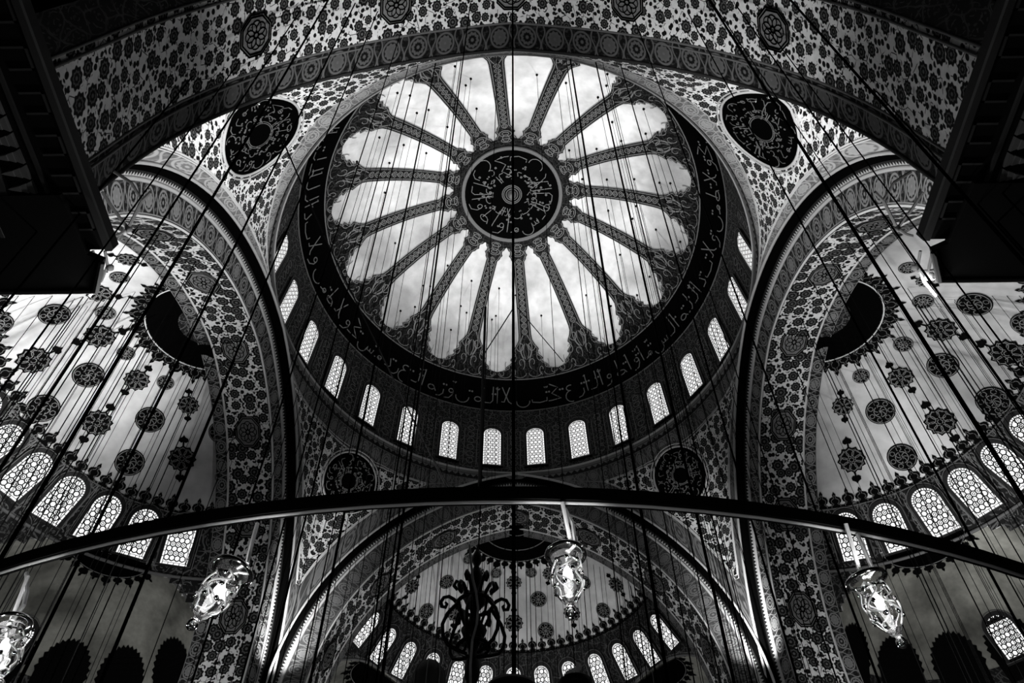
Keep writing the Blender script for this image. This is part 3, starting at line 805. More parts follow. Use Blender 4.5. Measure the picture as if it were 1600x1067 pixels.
# ------------------------------------------------------------------ SEMI-DOMES
def star_poly(n, r1, r2, ph=0):
    return [((r1 if i % 2 == 0 else r2)*cos(ph+pi*i/n), (r1 if i % 2 == 0 else r2)*sin(ph+pi*i/n)) for i in range(2*n)]
CREST = [(-.5, -.05), (-.5, .1), (-.3, .16), (-.22, .24), (-.38, .32), (-.44, .46), (-.36, .6), (-.2, .66), (-.1, .7), (-.13, .82), (0, 1.0), (.13, .82), (.1, .7), (.2, .66), (.36, .6), (.44, .46), (.38, .32), (.22, .24), (.3, .16), (.5, .1), (.5, -.05)]
HEART = [(0, 1.0), (-.2, .7), (-.55, .5), (-.6, .15), (-.3, -.1), (-.12, .0), (0, -.2), (.12, .0), (.3, -.1), (.6, .15), (.55, .5), (.2, .7)]
class Semi:
    def __init__(s, C, R, out, lab, mat='semi'):
        s.C = Vector(C); s.R = R; s.out = Vector(out).normalized(); s.lab = lab; s.side = Vector((-s.out.y, s.out.x, 0))
        s.azo = atan2(s.out.y, s.out.x)
    def dirv(s, az, el): return Vector((cos(el)*cos(az), cos(el)*sin(az), sin(el)))
    def pt(s, az, el, h=0): return s.C + s.dirv(az, el)*(s.R-h)
    def n(s, p): return (s.C - Vector(p)).normalized()
    def stamp(s, P):
        """local tangent frame at a surface point; returns S(x,y,h): y points to the apex"""
        d = (Vector(P)-s.C).normalized(); up = Vector((0, 0, 1)); e2 = (up - d*up.dot(d)).normalized(); e1 = e2.cross(d)
        def S(x, y, h=0.0):
            v = d + (e1*x + e2*y)/s.R; return s.C + v.normalized()*(s.R-h)
        return S
    def hit(s, px, py):
        d = (CAM_F + CAM_R*((px-800)/FPX) + CAM_U*((533.5-py)/FPX)).normalized(); oc = CAM_O - s.C; bb = d.dot(oc); D = bb*bb - oc.dot(oc) + s.R**2
        return CAM_O + d*(-bb + sqrt(D)) if D > 0 else None
    def shell(s, name, mat, label, cuts=(), lo=-20, cat='semi-dome'):
        b = MB(); na, ne = 120, 90; V_ = {}
        def vid(i, j):
            if (i, j) not in V_: V_[(i, j)] = b.vert(s.pt(s.azo - pi/2 + pi*i/na, radians(lerp(lo, 90, j/ne))))
            return V_[(i, j)]
        for i in range(na):
            for j in range(ne):
                c_ = s.dirv(s.azo - pi/2 + pi*(i+.5)/na, radians(lerp(lo, 90, (j+.5)/ne)))*s.R
                if any(c_.dot(cd) > dist and s.C.z + c_.z > 2 for cd, dist in cuts): continue
                b.face((vid(i, j), vid(i+1, j), vid(i+1, j+1), vid(i, j+1)))
        o = b.build(name, mat, None, True); struct(o, label, cat); return o
    def zone(s, name, mat, parent, e0, e1, lift, a0=-90, a1=90, cuts=(), n=120, m=8):
        b = MB()
        for i in range(n):
            for j in range(m):
                A0, A1 = s.azo + radians(lerp(a0, a1, i/n)), s.azo + radians(lerp(a0, a1, (i+1)/n)); E0, E1 = radians(lerp(e0, e1, j/m)), radians(lerp(e0, e1, (j+1)/m))
                cc = s.pt((A0+A1)/2, (E0+E1)/2) - s.C
                if any(cc.dot(cd) > dist for cd, dist in cuts): continue
                q = [(A0, E0), (A1, E0), (A1, E1), (A0, E1)]; base = len(b.v)
                for a, e in q: b.v.append(tuple(s.pt(a, e, lift)))
                b.face(range(base, base+4), [(a*s.R*.85, (e*s.R)) for a, e in q])
        return b.build(name, mat, parent, True)
    def roundel(s, parent, P, r):
        S = s.stamp(P); b = MB(); n = 24; nn = s.n(P)
        b.poly([S(r*cos(2*pi*i/n), r*sin(2*pi*i/n), .05) for i in range(n)]); o = b.build('roundel', 'dark', parent)
        l = MB(); N_ = lambda p: nn
        for k in (.9, .42): l.ribbon([S(r*k*cos(2*pi*i/n), r*k*sin(2*pi*i/n), .05) for i in range(n)], N_, .035, close=True)
        for i in range(7):
            a = 2*pi*i/7
            l.ribbon([S(r*(.66*cos(a)+.17*cos(t*pi/3+a)), r*(.66*sin(a)+.17*sin(t*pi/3+a)), .05) for t in range(6)], N_, .03, close=True)
            l.ribbon([S(r*.4*t/3*cos(a+t*.25), r*.4*t/3*sin(a+t*.25), .05) for t in range(4)], N_, .03)
        l.build('tracery', 'ink', o); return o
    def star(s, parent, P, r, P2=None, hearts=True):
        S = s.stamp(P); b = MB(); nn = s.n(P); ang = 0
        if P2 is not None:
            d = (Vector(P2)-Vector(P)); e1 = S(.01, 0)-S(0, 0); e2 = S(0, .01)-S(0, 0); ang = atan2(d.dot(e2), d.dot(e1)) - pi/2
        ca, sa = cos(ang), sin(ang); T = lambda x, y, h=.05: S(x*ca - y*sa, x*sa + y*ca, h)
        b.poly([T(x*r, y*r) for x, y in star_poly(12, 1.0, .84)])
        if hearts:
            for sg in (1, -1):
                b.poly([T(x*r*.55, sg*(r*1.22 + y*r*.55)) for x, y in HEART])
                b.poly([T(x, sg*y) for x, y in ((-.04, r*.9), (.04, r*.9), (.04, r*1.3), (-.04, r*1.3))])
        o = b.build('star_rosette', 'dark', parent); l = MB(); N_ = lambda p: nn
        for k in range(8):
            a = pi/4*k
            l.ribbon([T(r*(.52*cos(a)+.27*cos(t*pi/4)), r*(.52*sin(a)+.27*sin(t*pi/4))) for t in range(8)], N_, .03, close=True)
        l.ribbon([T(x*r*.84, y*r*.84) for x, y in star_poly(12, 1.0, .84)], N_, .03, close=True)
        l.ribbon([T(r*.16*cos(t*pi/4), r*.16*sin(t*pi/4)) for t in range(8)], N_, .03, close=True)
        l.build('tracery', 'ink', o); return o
    def crest(s, parent, el, n, size, w, dirn=1, a0=-90, a1=90, cuts=(), mat='dark', name='palmette_cresting'):
        b = MB(); l = MB()
        for i in range(n):
            az = s.azo + radians(lerp(a0, a1, (i+.5)/n)); P = s.pt(az, radians(el)); 
            if any((P-s.C).dot(cd) > dist for cd, dist in cuts): continue
            S = s.stamp(P); nn = s.n(P); k = 1.0 if i % 2 == 0 else .88
            b.poly([S(x*w, dirn*(y*size*k-.05), .05) for x, y in CREST])
            l.ribbon([S(x*w*.62, dirn*(y*size*k*.72+.02), .05) for x, y in CREST], lambda p: nn, .03)
        o = b.build(name, mat, parent); l.build('tracery', 'outline', o); return o

def exedra(semi, azdeg, d, r, z, tagname, lab, fans=(-78, -52, -26, 0, 26, 52, 78)):
    """small lobe opening off a semi-dome"""
    cd = Vector((cos(radians(azdeg)), sin(radians(azdeg)), 0)); cen = Vector((semi.C.x, semi.C.y, z)) + cd*d
    E_ = Semi(cen, r, cd, lab)
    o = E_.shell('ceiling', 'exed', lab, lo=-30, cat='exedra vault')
    E_.zone('painted_band', 'arab_dim', o, -30, 24, .03)
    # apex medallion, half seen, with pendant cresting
    b = MB(); n = 40; rr_ = 1.75
    def AP(x, y, h=.05):  # x along the opening, y out from it
        v = Vector((0, 0, 1)) + (E_.side*x + cd*y)/r; return cen + v.normalized()*(r-h)
    b.poly([AP(rr_*cos(pi*i/n), rr_*sin(pi*i/n)) for i in range(n+1)]); mo = b.build('apex_medallion', 'black', o)
    l = MB(); N_ = E_.n
    l.ribbon([AP(rr_*cos(pi*i/n), rr_*sin(pi*i/n)) for i in range(n+1)], N_, .035)
    l.ribbon([AP(.5*cos(pi*i/n), .5*sin(pi*i/n)) for i in range(n+1)], N_, .03); l.build('tracery', 'ink', mo)
    c_ = MB()
    for i in range(12):
        a = pi*(i+.5)/12; k = 1.0 if i % 2 == 0 else .75
        c_.poly([AP((rr_-.03+y*.7*k)*cos(a) - x*.5*sin(a), (rr_-.03+y*.7*k)*sin(a) + x*.5*cos(a)) for x, y in CREST])
    c_.build('pendant_cresting', 'dark', o)
    # scalloped fans above the small windows
    f_ = MB(); l = MB()
    for k in fans:
        S = E_.stamp(E_.pt(E_.azo + radians(k), radians(27))); pts = []
        for i in range(33):
            a = pi*i/32; q = 1.02 + (.1 if i % 2 else 0); pts.append((q*cos(a), q*1.4*sin(a)))
        f_.poly([S(x, y, .06) for x, y in [(-1.02, -1.0)] + pts[::-1] + [(1.02, -1.0)]])
        for i in range(9):
            a = pi*i/8; l.ribbon([S(.6*cos(a)+.1*cos(t), .8*sin(a)+.1*sin(t), .06) for t in range(6)], N_, .03, close=True)
    fo = f_.build('scalloped_fan', 'dark', o); l.build('tracery', 'outline', fo)
    # trim arch round the opening
    rp = sqrt(max(0, r*r)); tr = []
    for R_, dd, m_, th in ((r+.05, 0, 'mould_dark', .07), (r+.42, -.12, 'mould_dark', .05)):
        b = MB(); b.tube([cen + cd*dd + E_.side*R_*cos(pi*i/40) + Vector((0, 0, R_*sin(pi*i/40))) for i in range(41)], th, 6, cap=False); b.build('arch_moulding', m_, o, True)
    b = MB(); rows = [[cen + cd*dd + E_.side*R_*cos(pi*i/40) + Vector((0, 0, R_*sin(pi*i/40))) for i in range(41)] for R_, dd in ((r+.02, 0), (r+.4, -.12), (r+.62, .25))]
    b.grid(rows, [[(R_*pi*i/40, v) for i in range(41)] for R_, v in ((r, 0), (r, 1), (r, 1))]); b.build('arch_band', 'bord_far', o)
    return E_, cd, o

wk_semi = WinKind(1.12, 2.0, .22); wk_far = WinKind(.82, 1.85, .24); wk_ex = WinKind(1.05, 1.75, .2)
def sphere_window(kind, E_, az, el0, label, tilt=True):
    P = E_.pt(az, radians(el0), .12); S = E_.stamp(P); Pc = E_.pt(az, radians(el0+5)); f = E_.n(Pc); up = (S(0, .1)-S(0, 0)).normalized()
    kind.place(P + f*.05, f, up, label)

# ---- left and right
data = dict(
 l=dict(R=[(85,490,22),(165,488,14.5),(187,432,14),(138,585,22),(197,551,13),(67,637,23),(235,655,21),(259,597,12.5),(203,722,21),(-5,505,22),(345,675,18),(352,745,15)],
        S=[(52,562,26,91,545),(156,524,24,190,517),(214,593,20,231,576),(152,660,23,175,633),(295,632,17,296,603),(285,716,22,288,683),(155,457,20,178,461),(200,404,18,225,412),(10,640,22,30,620)]),
 r=dict(R=[(1523,474,24),(1442,470,15),(1419,417,14),(1473,570,22),(1411,537,14),(1552,626,24),(1375,642,21),(1345,587,12.5),(1409,714,21),(1605,505,22)],
        S=[(1574,551,27,1540,538),(1470,514,24,1440,506),(1407,589,20,1390,571),(1469,658,24,1446,632),(1316,634,17,1312,606),(1330,718,22,1322,686),(1445,438,14,1425,432),(1590,655,20,1570,640)]))
for sd, sx in (('l', -1), ('r', 1)):
    nm = 'left' if sx < 0 else 'right'
    E_ = Semi((sx*12.8, 0, 14.2), 10.2, (sx, 0, 0), nm)
    ex_az = [122, 180, 238] if sx < 0 else [58, 0, -58]
    exd = []
    cuts = [(Vector((cos(radians(a)), sin(radians(a)), 0)), 8.45) for a in ex_az]
    o = E_.shell('ceiling', 'semi', 'pale plastered %s semi-dome dotted with dark roundels' % nm, cuts)
    E_.zone('dark_window_band', 'arab', o, 29, 45.9, .04, cuts=cuts, n=160)
    E_.zone('painted_spandrel', 'arab_dim', o, -18, 29, .04, cuts=cuts, n=160, m=24)
    E_.crest(o, 45.6, 38, .8, .62, cuts=cuts)
    b = MB()
    for el, r_ in ((30.6, .07), (45.3, .03)):
        n = 80; b.tube([E_.pt(E_.azo - pi/2 + pi*i/n, radians(el), .1) for i in range(n+1)], r_, 6, cap=False)
    b.build('cornice_moulding', 'mould_dark', o, True)
    # panels framing the windows
    l = MB(); offs = [154.5, 142.1, 129.6, 117.2, 104.8, 167, 179.5, 192] if sx < 0 else [76.6, 63.9, 51.0, 38.5, 26.0, 13.5, 1.0]
    offs = sorted(offs, key=lambda a: abs(a - (104.8 if sx < 0 else 76.6)))
    for i, a in enumerate(offs):
        sphere_window(wk_semi, E_, radians(a), 33.2 if sx < 0 else 32.6, 'lit arched window in the %s semi-dome, %s from its far end' % (nm, ORD[i]))
        S = E_.stamp(E_.pt(radians(a), radians(39)))
        l.ribbon([S(x, y, .05) for x, y in [(-.78, -1.2), (-.78, 0), (-.78, 1.12), (0, 1.12), (.78, 1.12), (.78, 0), (.78, -1.2)]], E_.n, .035)
        am = a + (6.2 if sx < 0 else -6.2); S = E_.stamp(E_.pt(radians(am), radians(38.5)))
        for k in range(5):
            for m_ in (-.18, .18):
                l.ribbon([S(m_+.1*cos(t*pi/3), -.95+.48*k+(.2 if m_ > 0 else 0)+.18*sin(t*pi/3), .05) for t in range(6)], E_.n, .03, close=True)
    l.build('panel_tracery', 'ink', o)
    # apex medallion against the arch with pendant cresting
    def AP(x, y, h=.05): v = Vector((0, 0, 1)) + (Vector((0, 1, 0))*(x-1.25) + Vector((sx, 0, 0))*(y+.05))/10.2; return E_.C + v.normalized()*(10.2-h)
    b = MB(); n = 48; rr_ = 2.3
    xs = 0.0
    b.grid([[AP(rr_*k/6*cos(pi*i/n)+xs, rr_*k/6*sin(pi*i/n)) for i in range(n+1)] for k in range(7)]); mo = b.build('apex_medallion', 'black', o)
    mo['label'] = 'black half-round apex medallion of the %s semi-dome' % nm
    l = MB(); l.ribbon([AP(rr_*cos(pi*i/n)+xs, rr_*sin(pi*i/n)) for i in range(n+1)], E_.n, .05, .03); l.build('edge_line', 'line', mo)
    b = MB(); rows = [[AP(1.0*k/4*cos(pi*i/24)+xs, 1.0*k/4*sin(pi*i/24), .07) for i in range(25)] for k in range(5)]; b.grid(rows, [[(p.x, p.y) for p in r] for r in rows]); b.build('flower_centre', 'arab_fine', mo)
    c_ = MB(); l = MB()
    for i in range(20):
        a = pi*(i+.5)/20; k = 1.0 if i % 2 == 0 else .7
        T = lambda x, y: AP((rr_-.03+y*.95*k)*cos(a) - x*.62*sin(a)+xs, (rr_-.03+y*.95*k)*sin(a) + x*.62*cos(a))
        c_.poly([T(x, y) for x, y in CREST]); l.ribbon([T(x*.6, y*.75) for x, y in CREST], E_.n, .03)
    co = c_.build('pendant_cresting', 'dark', o); l.build('tracery', 'outline', co)
    for px, py, r in data[sd]['R']:
        P = E_.hit(px, py)
        if P is not None and P.z > 18: dd = (P-CAM_O).dot(CAM_F); E_.roundel(o, P, r*dd/FPX*1.02)
    for px, py, r, hx, hy in data[sd]['S']:
        P = E_.hit(px, py); P2 = E_.hit(hx, hy)
        if P is not None and P2 is not None and P.z > 18: dd = (P-CAM_O).dot(CAM_F); E_.star(o, P, r*dd/FPX*.98, P2)
    for a, w_ in zip(ex_az, ('far', 'middle', 'near')):
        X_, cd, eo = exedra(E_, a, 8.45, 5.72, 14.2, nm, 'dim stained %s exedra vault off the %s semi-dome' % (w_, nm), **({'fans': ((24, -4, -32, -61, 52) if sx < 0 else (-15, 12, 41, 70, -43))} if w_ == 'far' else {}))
        if w_ == 'far':
            sphere_window(wk_ex, X_, X_.azo + radians(24 if sx < 0 else -15), 24, 'small lit arched window ringed by a dark scalloped fan, low at the %s edge of the view' % nm)
# ---- far
E_ = Semi((0, 12.8, 15.3), 10.5, (0, 1, 0), 'far')
ex_az = [143, 90, 37]; cuts = [(Vector((cos(radians(a)), sin(radians(a)), 0)), 8.9) for a in ex_az]
o = E_.shell('ceiling', 'semi', 'grey plastered far semi-dome with small dark roundels', cuts)
far_shell = o
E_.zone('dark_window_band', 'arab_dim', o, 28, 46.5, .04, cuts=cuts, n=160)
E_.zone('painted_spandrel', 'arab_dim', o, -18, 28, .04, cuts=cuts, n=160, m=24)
E_.crest(o, 46.2, 40, .85, .56)
for i, k in enumerate([6, 5, 4, 3, 2, 1, 0, -1, -2, -3, -4, -5, -6]):
    sphere_window(wk_far, E_, radians(91.9+11.4*k), 31.6, 'lit slender window in the far semi-dome, %s from the left' % ORD[i])
def AP(x, y, h=.05): v = Vector((0, 0, 1)) + (Vector((1, 0, 0))*x + Vector((0, 1, 0))*y)/10.5; return E_.C + v.normalized()*(10.5-h)
b = MB(); n = 48; rr_ = 2.7
b.grid([[AP(rr_*k/6*cos(pi*i/n), rr_*k/6*sin(pi*i/n)) for i in range(n+1)] for k in range(7)]); mo = b.build('apex_medallion', 'black', o)
l = MB()
for q in (1, .7, .3): l.ribbon([AP(q*rr_*cos(pi*i/n), q*rr_*sin(pi*i/n)) for i in range(n+1)], E_.n, .05, .03)
l.build('edge_line', 'ink', mo)
c_ = MB()
for i in range(20):
    a = pi*(i+.5)/20; k = 1.0 if i % 2 == 0 else .7
    c_.poly([AP((rr_-.03+y*.95*k)*cos(a) - x*.5*sin(a), (rr_-.03+y*.95*k)*sin(a) + x*.5*cos(a)) for x, y in CREST])
c_.build('pendant_cresting', 'dark', o)
for px, py, r in [(732,873,9),(697.5,908.5,12),(665.7,954.4,12.5),(775,895,9),(830,894,9),(841.5,935.5,13),(853,985,13),(912,909,12),(943,953,12),(872,873,9),(752,936,13),(738,985,13)]:
    P = E_.hit(px, py); dd = (P-CAM_O).dot(CAM_F); E_.roundel(o, P, r*dd/FPX)
for px, py, r, hx, hy in [(643,916,13,655,897),(803,909.5,13,803,890),(803,973,15,803,950),(894,957,14,890,935),(859,896,12,862,880),(963,913,13,950,897),(711,957,14,715,937),(746,896,12,744,880)]:
    P = E_.hit(px, py); dd = (P-CAM_O).dot(CAM_F); E_.star(o, P, r*dd/FPX, E_.hit(hx, hy))
for a, w_ in zip(ex_az, ('left', 'middle', 'right')):
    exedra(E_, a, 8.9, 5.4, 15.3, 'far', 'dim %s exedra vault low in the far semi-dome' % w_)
# near semi-dome behind the near arch, almost black
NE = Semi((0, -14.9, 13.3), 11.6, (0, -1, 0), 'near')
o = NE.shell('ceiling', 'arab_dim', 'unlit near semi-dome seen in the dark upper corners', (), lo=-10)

# ------------------------------------------------------------------ near piers with their springing cornices
KP = 10.4/16
def PY(y): return CAM_O.y + (y + 16.73)*KP
for sx, nm in ((-1, 'left'), (1, 'right')):
    w = lambda x: sx*x*KP
    def bx(b, x0, x1, y0, y1, z0, z1):
        z0 = z0*KP if z0 > 0 else z0
        b.box((min(w(x0), w(x1)), PY(y0), z0), (max(w(x0), w(x1)), PY(y1), z1*KP))
    b = MB(); bx(b, 13.4, 17, -17.5, -9.6, -1.6, 16.2); pier = b.build('wall_'+nm, 'stone')
    struct(pier, 'dark near %s pier with a heavy projecting cornice' % nm, 'pier')
    XE = 10.25
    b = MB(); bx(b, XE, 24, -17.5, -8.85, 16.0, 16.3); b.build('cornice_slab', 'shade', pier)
    b = MB(); bx(b, XE, XE+.16, -17.5, -8.85, 15.9, 16.0); bx(b, XE+1.0, XE+1.08, -17.5, -9.1, 15.92, 16.0); bx(b, 12.2, 12.4, -17.5, -9.1, 15.85, 16.0); bx(b, 12.7, 12.8, -17.5, -9.3, 15.8, 16.0); b.build('edge_moulding', 'mould_dark', pier)
    b = MB()
    for i in range(9):
        y = -9.9 - i*.95
        for (x0, x1, y0, y1) in ((XE+.25, XE+.8, y, y+.05), (XE+.25, XE+.3, y, y+.5), (XE+.25, XE+.8, y+.45, y+.5)):
            bx(b, x0, x1, y0, y1, 15.95, 16.0)
    b.build('sunk_panel', 'mould_dark', pier)
    b = MB()
    for i in range(22):
        y = -9.4 - i*.38
        for k in range(3):
            x0 = 11.55 + .14*k; hw = .17 - .05*k
            b.prism([(w(x_), PY(y_)) for x_, y_ in ((x0, y-hw), (x0+.22, y-hw*.4), (x0+.3, y), (x0+.22, y+hw*.4), (x0, y+hw))][::(1 if sx > 0 else -1)], (15.9 - .03*k)*KP, 16.0*KP)
    b.build('leaf_moulding', 'mould', pier)
    def q(xz, yz, z=15.85): z *= KP; return (sx*xz*z, CAM_O.y + yz*z)
    b = MB(); pl = [q(-.694*-1, .568), q(.664, .512), q(.685, .500), q(.69, .40), q(1.3, .40), q(1.3, .568)]
    b.prism(pl, 15.82*KP, 16.02*KP); b.build('corner_block', 'shade', pier)
    b = MB(); P0_, P1_ = q(.694, .568), q(1.1, .568); zb = 15.83*KP
    b.tube([(P0_[0], P0_[1], zb), (P1_[0], P1_[1], zb)], .04, 6); P2_ = q(.666, .515); b.tube([(P0_[0], P0_[1], zb), (P2_[0], P2_[1], zb)], .05, 6)
    b.build('block_moulding', 'mould_dark', pier)
    b = MB(); F_ = lambda p: Vector((-sx, 0, 0))
    def SP(x, y, z): return (w(x), PY(y), z*KP)
    for i in range(5):
        cz = 15.2 - i*1.3
        b.ribbon([SP(13.38, -10.6 + (.55-.04*t)*cos(t*.6), cz + (.55-.04*t)*sin(t*.6)) for t in range(13)], F_, .07)
        b.ribbon([SP(13.38, -11.9 + (.5-.035*t)*cos(2+t*.6), cz + .5 + (.5-.035*t)*sin(2+t*.6)) for t in range(13)], F_, .06)
    b.ribbon([SP(13.38, -9.8, 16-.5*i) for i in range(20)], F_, .08); b.build('scroll_relief', 'mould_dark', pier)
    GO = Vector((w(11.0), -10.6, 10.9))
    G = thing('gallery_frame', 'white metal rod frame beside the %s near pier cornice' % nm, 'metal frame', GO)
    def G3(px, py, z): return unp(px if sx < 0 else 1602-px, py, 2, z) - GO
    b = MB()
    for seg in ([(178,268),(205,285),(222,313),(200,357)], [(160,300),(176,325),(200,357)], [(200,357),(187,366),(176,369)], [(145,392),(152,425),(158,440)], [(164,392),(168,415),(158,440),(140,462)], [(133,421),(150,423),(168,424)], [(142,436),(158,436)], [(222,313),(235,300)]):
        b.tube([G3(x, y, 11.4) for x, y in seg], .028, 6)
    b.build('rod', 'rodw', G)
    for x, y in ((172, 418), (201, 357), (148, 430)):
        b = MB(); b.lathe([(.01, .08), (.05, .05), (.07, 0), (.05, -.05), (.01, -.08)], G3(x, y, 11.4), 10); b.build('joint', 'rodw', G, True)
    point('frame_fill', GO + Vector((-sx*.5, .5, -.8)), 45, .1)  # fill light added to whiten the rods
    spot('cornice_uplight', (sx*6.9, -9.8, 9.8), (sx*10.6, -7.4, 20), 6500, 66, 1.0, .15)

# far piers below the springing and cornice lines at the bottom of the view
for sx, nm in ((-1, 'far_left'), (1, 'far_right')):
    b = MB(); x0, x1 = sorted((sx*10.4, sx*13.2)); b.box((x0, 10.75, -1.6), (x1, 14, 9.0)); o = b.build('wall_pier_'+nm, 'stone'); struct(o, 'lower shaft of the %s pier' % nm.replace('_', ' '), 'pier')
b = MB(); b.box((-26, -26, -1.9), (26, 30, -1.6)); fl = b.build('floor', 'carpet'); struct(fl, 'dark carpeted prayer hall floor', 'floor')

# ------------------------------------------------------------------ LAMP RING with glass oil lamps
RZ, RR = 3.0, 8.6
def fit_ring():
    pts = [unp(x, y, 2, RZ) for x, y in ((0,890),(100,863),(200,832),(300,811),(400,797),(600,783),(800,780),(1000,783),(1150,795),(1300,817),(1400,838),(1500,863),(1600,893))]
    # least squares circle
    import numpy as np
    A = np.array([[2*p.x, 2*p.y, 1] for p in pts]); bb = np.array([p.x**2+p.y**2 for p in pts]); s_ = np.linalg.lstsq(A, bb, rcond=None)[0]
    return s_[0], s_[1], sqrt(s_[2]+s_[0]**2+s_[1]**2)
cx, cy, RR = fit_ring()
ring = thing('lamp_ring', 'large black iron lamp ring sweeping across the foreground', 'lamp ring', (cx, cy, RZ))
b = MB(); b.lathe([(RR-.03, -.045), (RR+.03, -.045), (RR+.035, .05), (RR-.03, .05), (RR-.03, -.045)], (0, 0, 0), 160); b.build('hoop', 'metal', ring, False)
b = MB(); b.tube([(( RR+.01)*cos(a*2*pi/160), (RR+.01)*sin(a*2*pi/160), -.055) for a in range(160)], .011, 6, close=True); b.build('wire', flat_mat('grey_wire', .4, .4), ring, True)
PR_ = unp(749, 783, 2, RZ); A0_ = atan2(PR_.y-cy, PR_.x-cx)
for k in range(8):
    a = A0_ + 2*pi*k/8; b = MB(); b.tube([(RR*cos(a), RR*sin(a), .03), (RR*cos(a)+.0, RR*sin(a)-.2, 1.9)], .011, 5); b.build('suspension_rod', 'hang', ring)

def lamp_proto():
    r = thing('glass_oil_lamp', '', 'lamp')
    b = MB()
    # footed glass bowl, flared rim, bulbous body, drawn foot and finial ball (hangs down -z from rim at z=0)
    H = [(.082, .0), (.094, .006), (.099, .0), (.094, -.010), (.074, -.022), (.062, -.045), (.060, -.075), (.066, -.105), (.072, -.140), (.070, -.175), (.058, -.210), (.040, -.238), (.024, -.256), (.016, -.268)]
    inn = [(x-.004, z+.001) for x, z in H][::-1]
    b.lathe([(.012, -.262)] + H[::-1][0:0] + H[::-1] + [(x-.005, z) for x, z in H if x > .03], (0, 0, 0), 28)
    b.build('glass_bowl', 'glass', r, True)
    b = MB(); b.lathe([(.001, -.268), (.014, -.270), (.022, -.282), (.026, -.296), (.022, -.310), (.012, -.318), (.001, -.320)], (0, 0, 0), 20); b.build('finial', 'glass', r, True)
    b = MB(); b.lathe([(.001, .008), (.010, .005), (.014, 0), (.010, -.006)], (0, 0, 0), 8, Vector((1, 0, 0))); fc = b.build('facet', 'chrome', r, True)
    fac = [(i, z, rr_) for z, rr_ in ((-.055, .064), (-.12, .073), (-.185, .069)) for i in range(7)]
    for j, (i, z, rr_) in enumerate(fac):
        f_ = fc if j == 0 else fc.copy()
        if j: COL.objects.link(f_)
        a = 2*pi*i/7 + z*9; f_.parent = r; f_.location = (rr_*cos(a), rr_*sin(a), z); f_.rotation_euler = (0, 0, a)
    for q in range(5):      # white scrolls added for the swirl highlights on the glass
        b = MB(); a0 = 2*pi*q/5; pts = []
        for i in range(25):
            t = i/24; z = -.04 - .19*t; R_ = .0625 + .012*sin(pi*min(1, t*1.05)) - (.025*max(0, t-.7)/.3); a = a0 + .55*sin(t*9)
            pts.append(((R_+.003)*cos(a), (R_+.003)*sin(a), z))
        b.tube(pts, .0042, 5); b.build('highlight_scroll', 'glint', r, True)
    b = MB(); b.lathe([(.092, .008), (.101, .006), (.103, -.002), (.100, -.010), (.094, -.012)], (0, 0, 0), 32); b.lathe([(.058, -.048), (.066, -.05), (.064, -.058)], (0, 0, 0), 28); b.build('rim_band', 'chrome', r, True)
    b = MB(); b.lathe([(.001, -.07), (.010, -.075), (.018, -.09), (.022, -.11), (.018, -.13), (.010, -.14), (.001, -.142)], (0, 0, 0), 14); b.build('bulb', 'bulb', r, True)
    b = MB(); b.tube([(.0, 0, -.07), (0, 0, -.02), (.03, 0, .0), (.09, 0, .004)], .006, 6); b.build('lamp_holder', 'cord', r)
    return r
def copy_tree(o, parent=None):
    c_ = o.copy(); COL.objects.link(c_); c_.parent = parent
    for ch in [x for x in o.children]: copy_tree(ch, c_)
    return c_
LP = lamp_proto(); first = True
LSPEC = [((402, 818), [(393, 850), (386, 880)], (364, 893), 'clear cut-glass oil lamp hanging below the left part of the iron ring', (12, -8), 1.0),
         ((883, 795), [(895, 820), (899, 850)], (884, 866), 'brightly lit cut-glass oil lamp hanging right of centre', (0, 0), .96),
         ((1340, 835), [(1352, 862), (1364, 890)], (1353, 905), 'cut-glass oil lamp with white cap hanging below the right part of the ring', (-8, -6), 1.0),
         ((42, 895), [(42, 925), (37, 945)], (14, 978), 'glass oil lamp cut off by the left edge of the view', (10, -20), 1.0)]
for i, (pa, mids, pt_, lab, tilt, sc) in enumerate(LSPEC):
    A = unp(pa[0], pa[1], 2, RZ-.07); T = unp(pt_[0], pt_[1], 1, A.y + .0)
    o = LP if i == 0 else copy_tree(LP)
    o.location = T; o['label'] = lab; o['category'] = 'lamp'; o['group'] = 'glass oil lamps on the iron ring'
    o.rotation_euler = (radians(tilt[1]), radians(tilt[0]), radians(40*i)); o.scale = (sc*1.22, sc*1.22, sc*1.3)
    pts = [A] + [unp(x, y, 1, A.y) for x, y in mids] + [T + (unp(mids[-1][0], mids[-1][1], 1, A.y)-T)*.25]
    LM = (Matrix.Translation(T) @ o.rotation_euler.to_matrix().to_4x4() @ Matrix.Diagonal((*o.scale, 1))).inverted()
    b = MB(); b.tube([LM @ p for p in pts], .011, 7); b.build('cord', 'cord', o)
    point('lamp_glow_and_fill', T + Vector((0, -.02, -.16)), 15 if i != 1 else 30, .03); point('lamp_glow_and_fill', T + Vector((.1, -.45, -.5)), 5, .05)  # first point is the bulb's light, second an added fill outside the lamp

# ------------------------------------------------------------------ wrought iron chandelier top
def px3(x, y, yy): return unp(x, y, 1, yy)
YC = -11.2
org = px3(737, 1067, YC); CH = thing('iron_chandelier', 'black wrought-iron chandelier crown with scrolls and hoops, bottom centre', 'chandelier', org)
def loc(x, y, dy=0): return px3(x, y, YC+dy) - org
k_ = (px3(747, 960, YC)-px3(737, 960, YC)).length/10   # metres per pixel here
def up_z(y): return loc(737, y).z
b = MB(); 
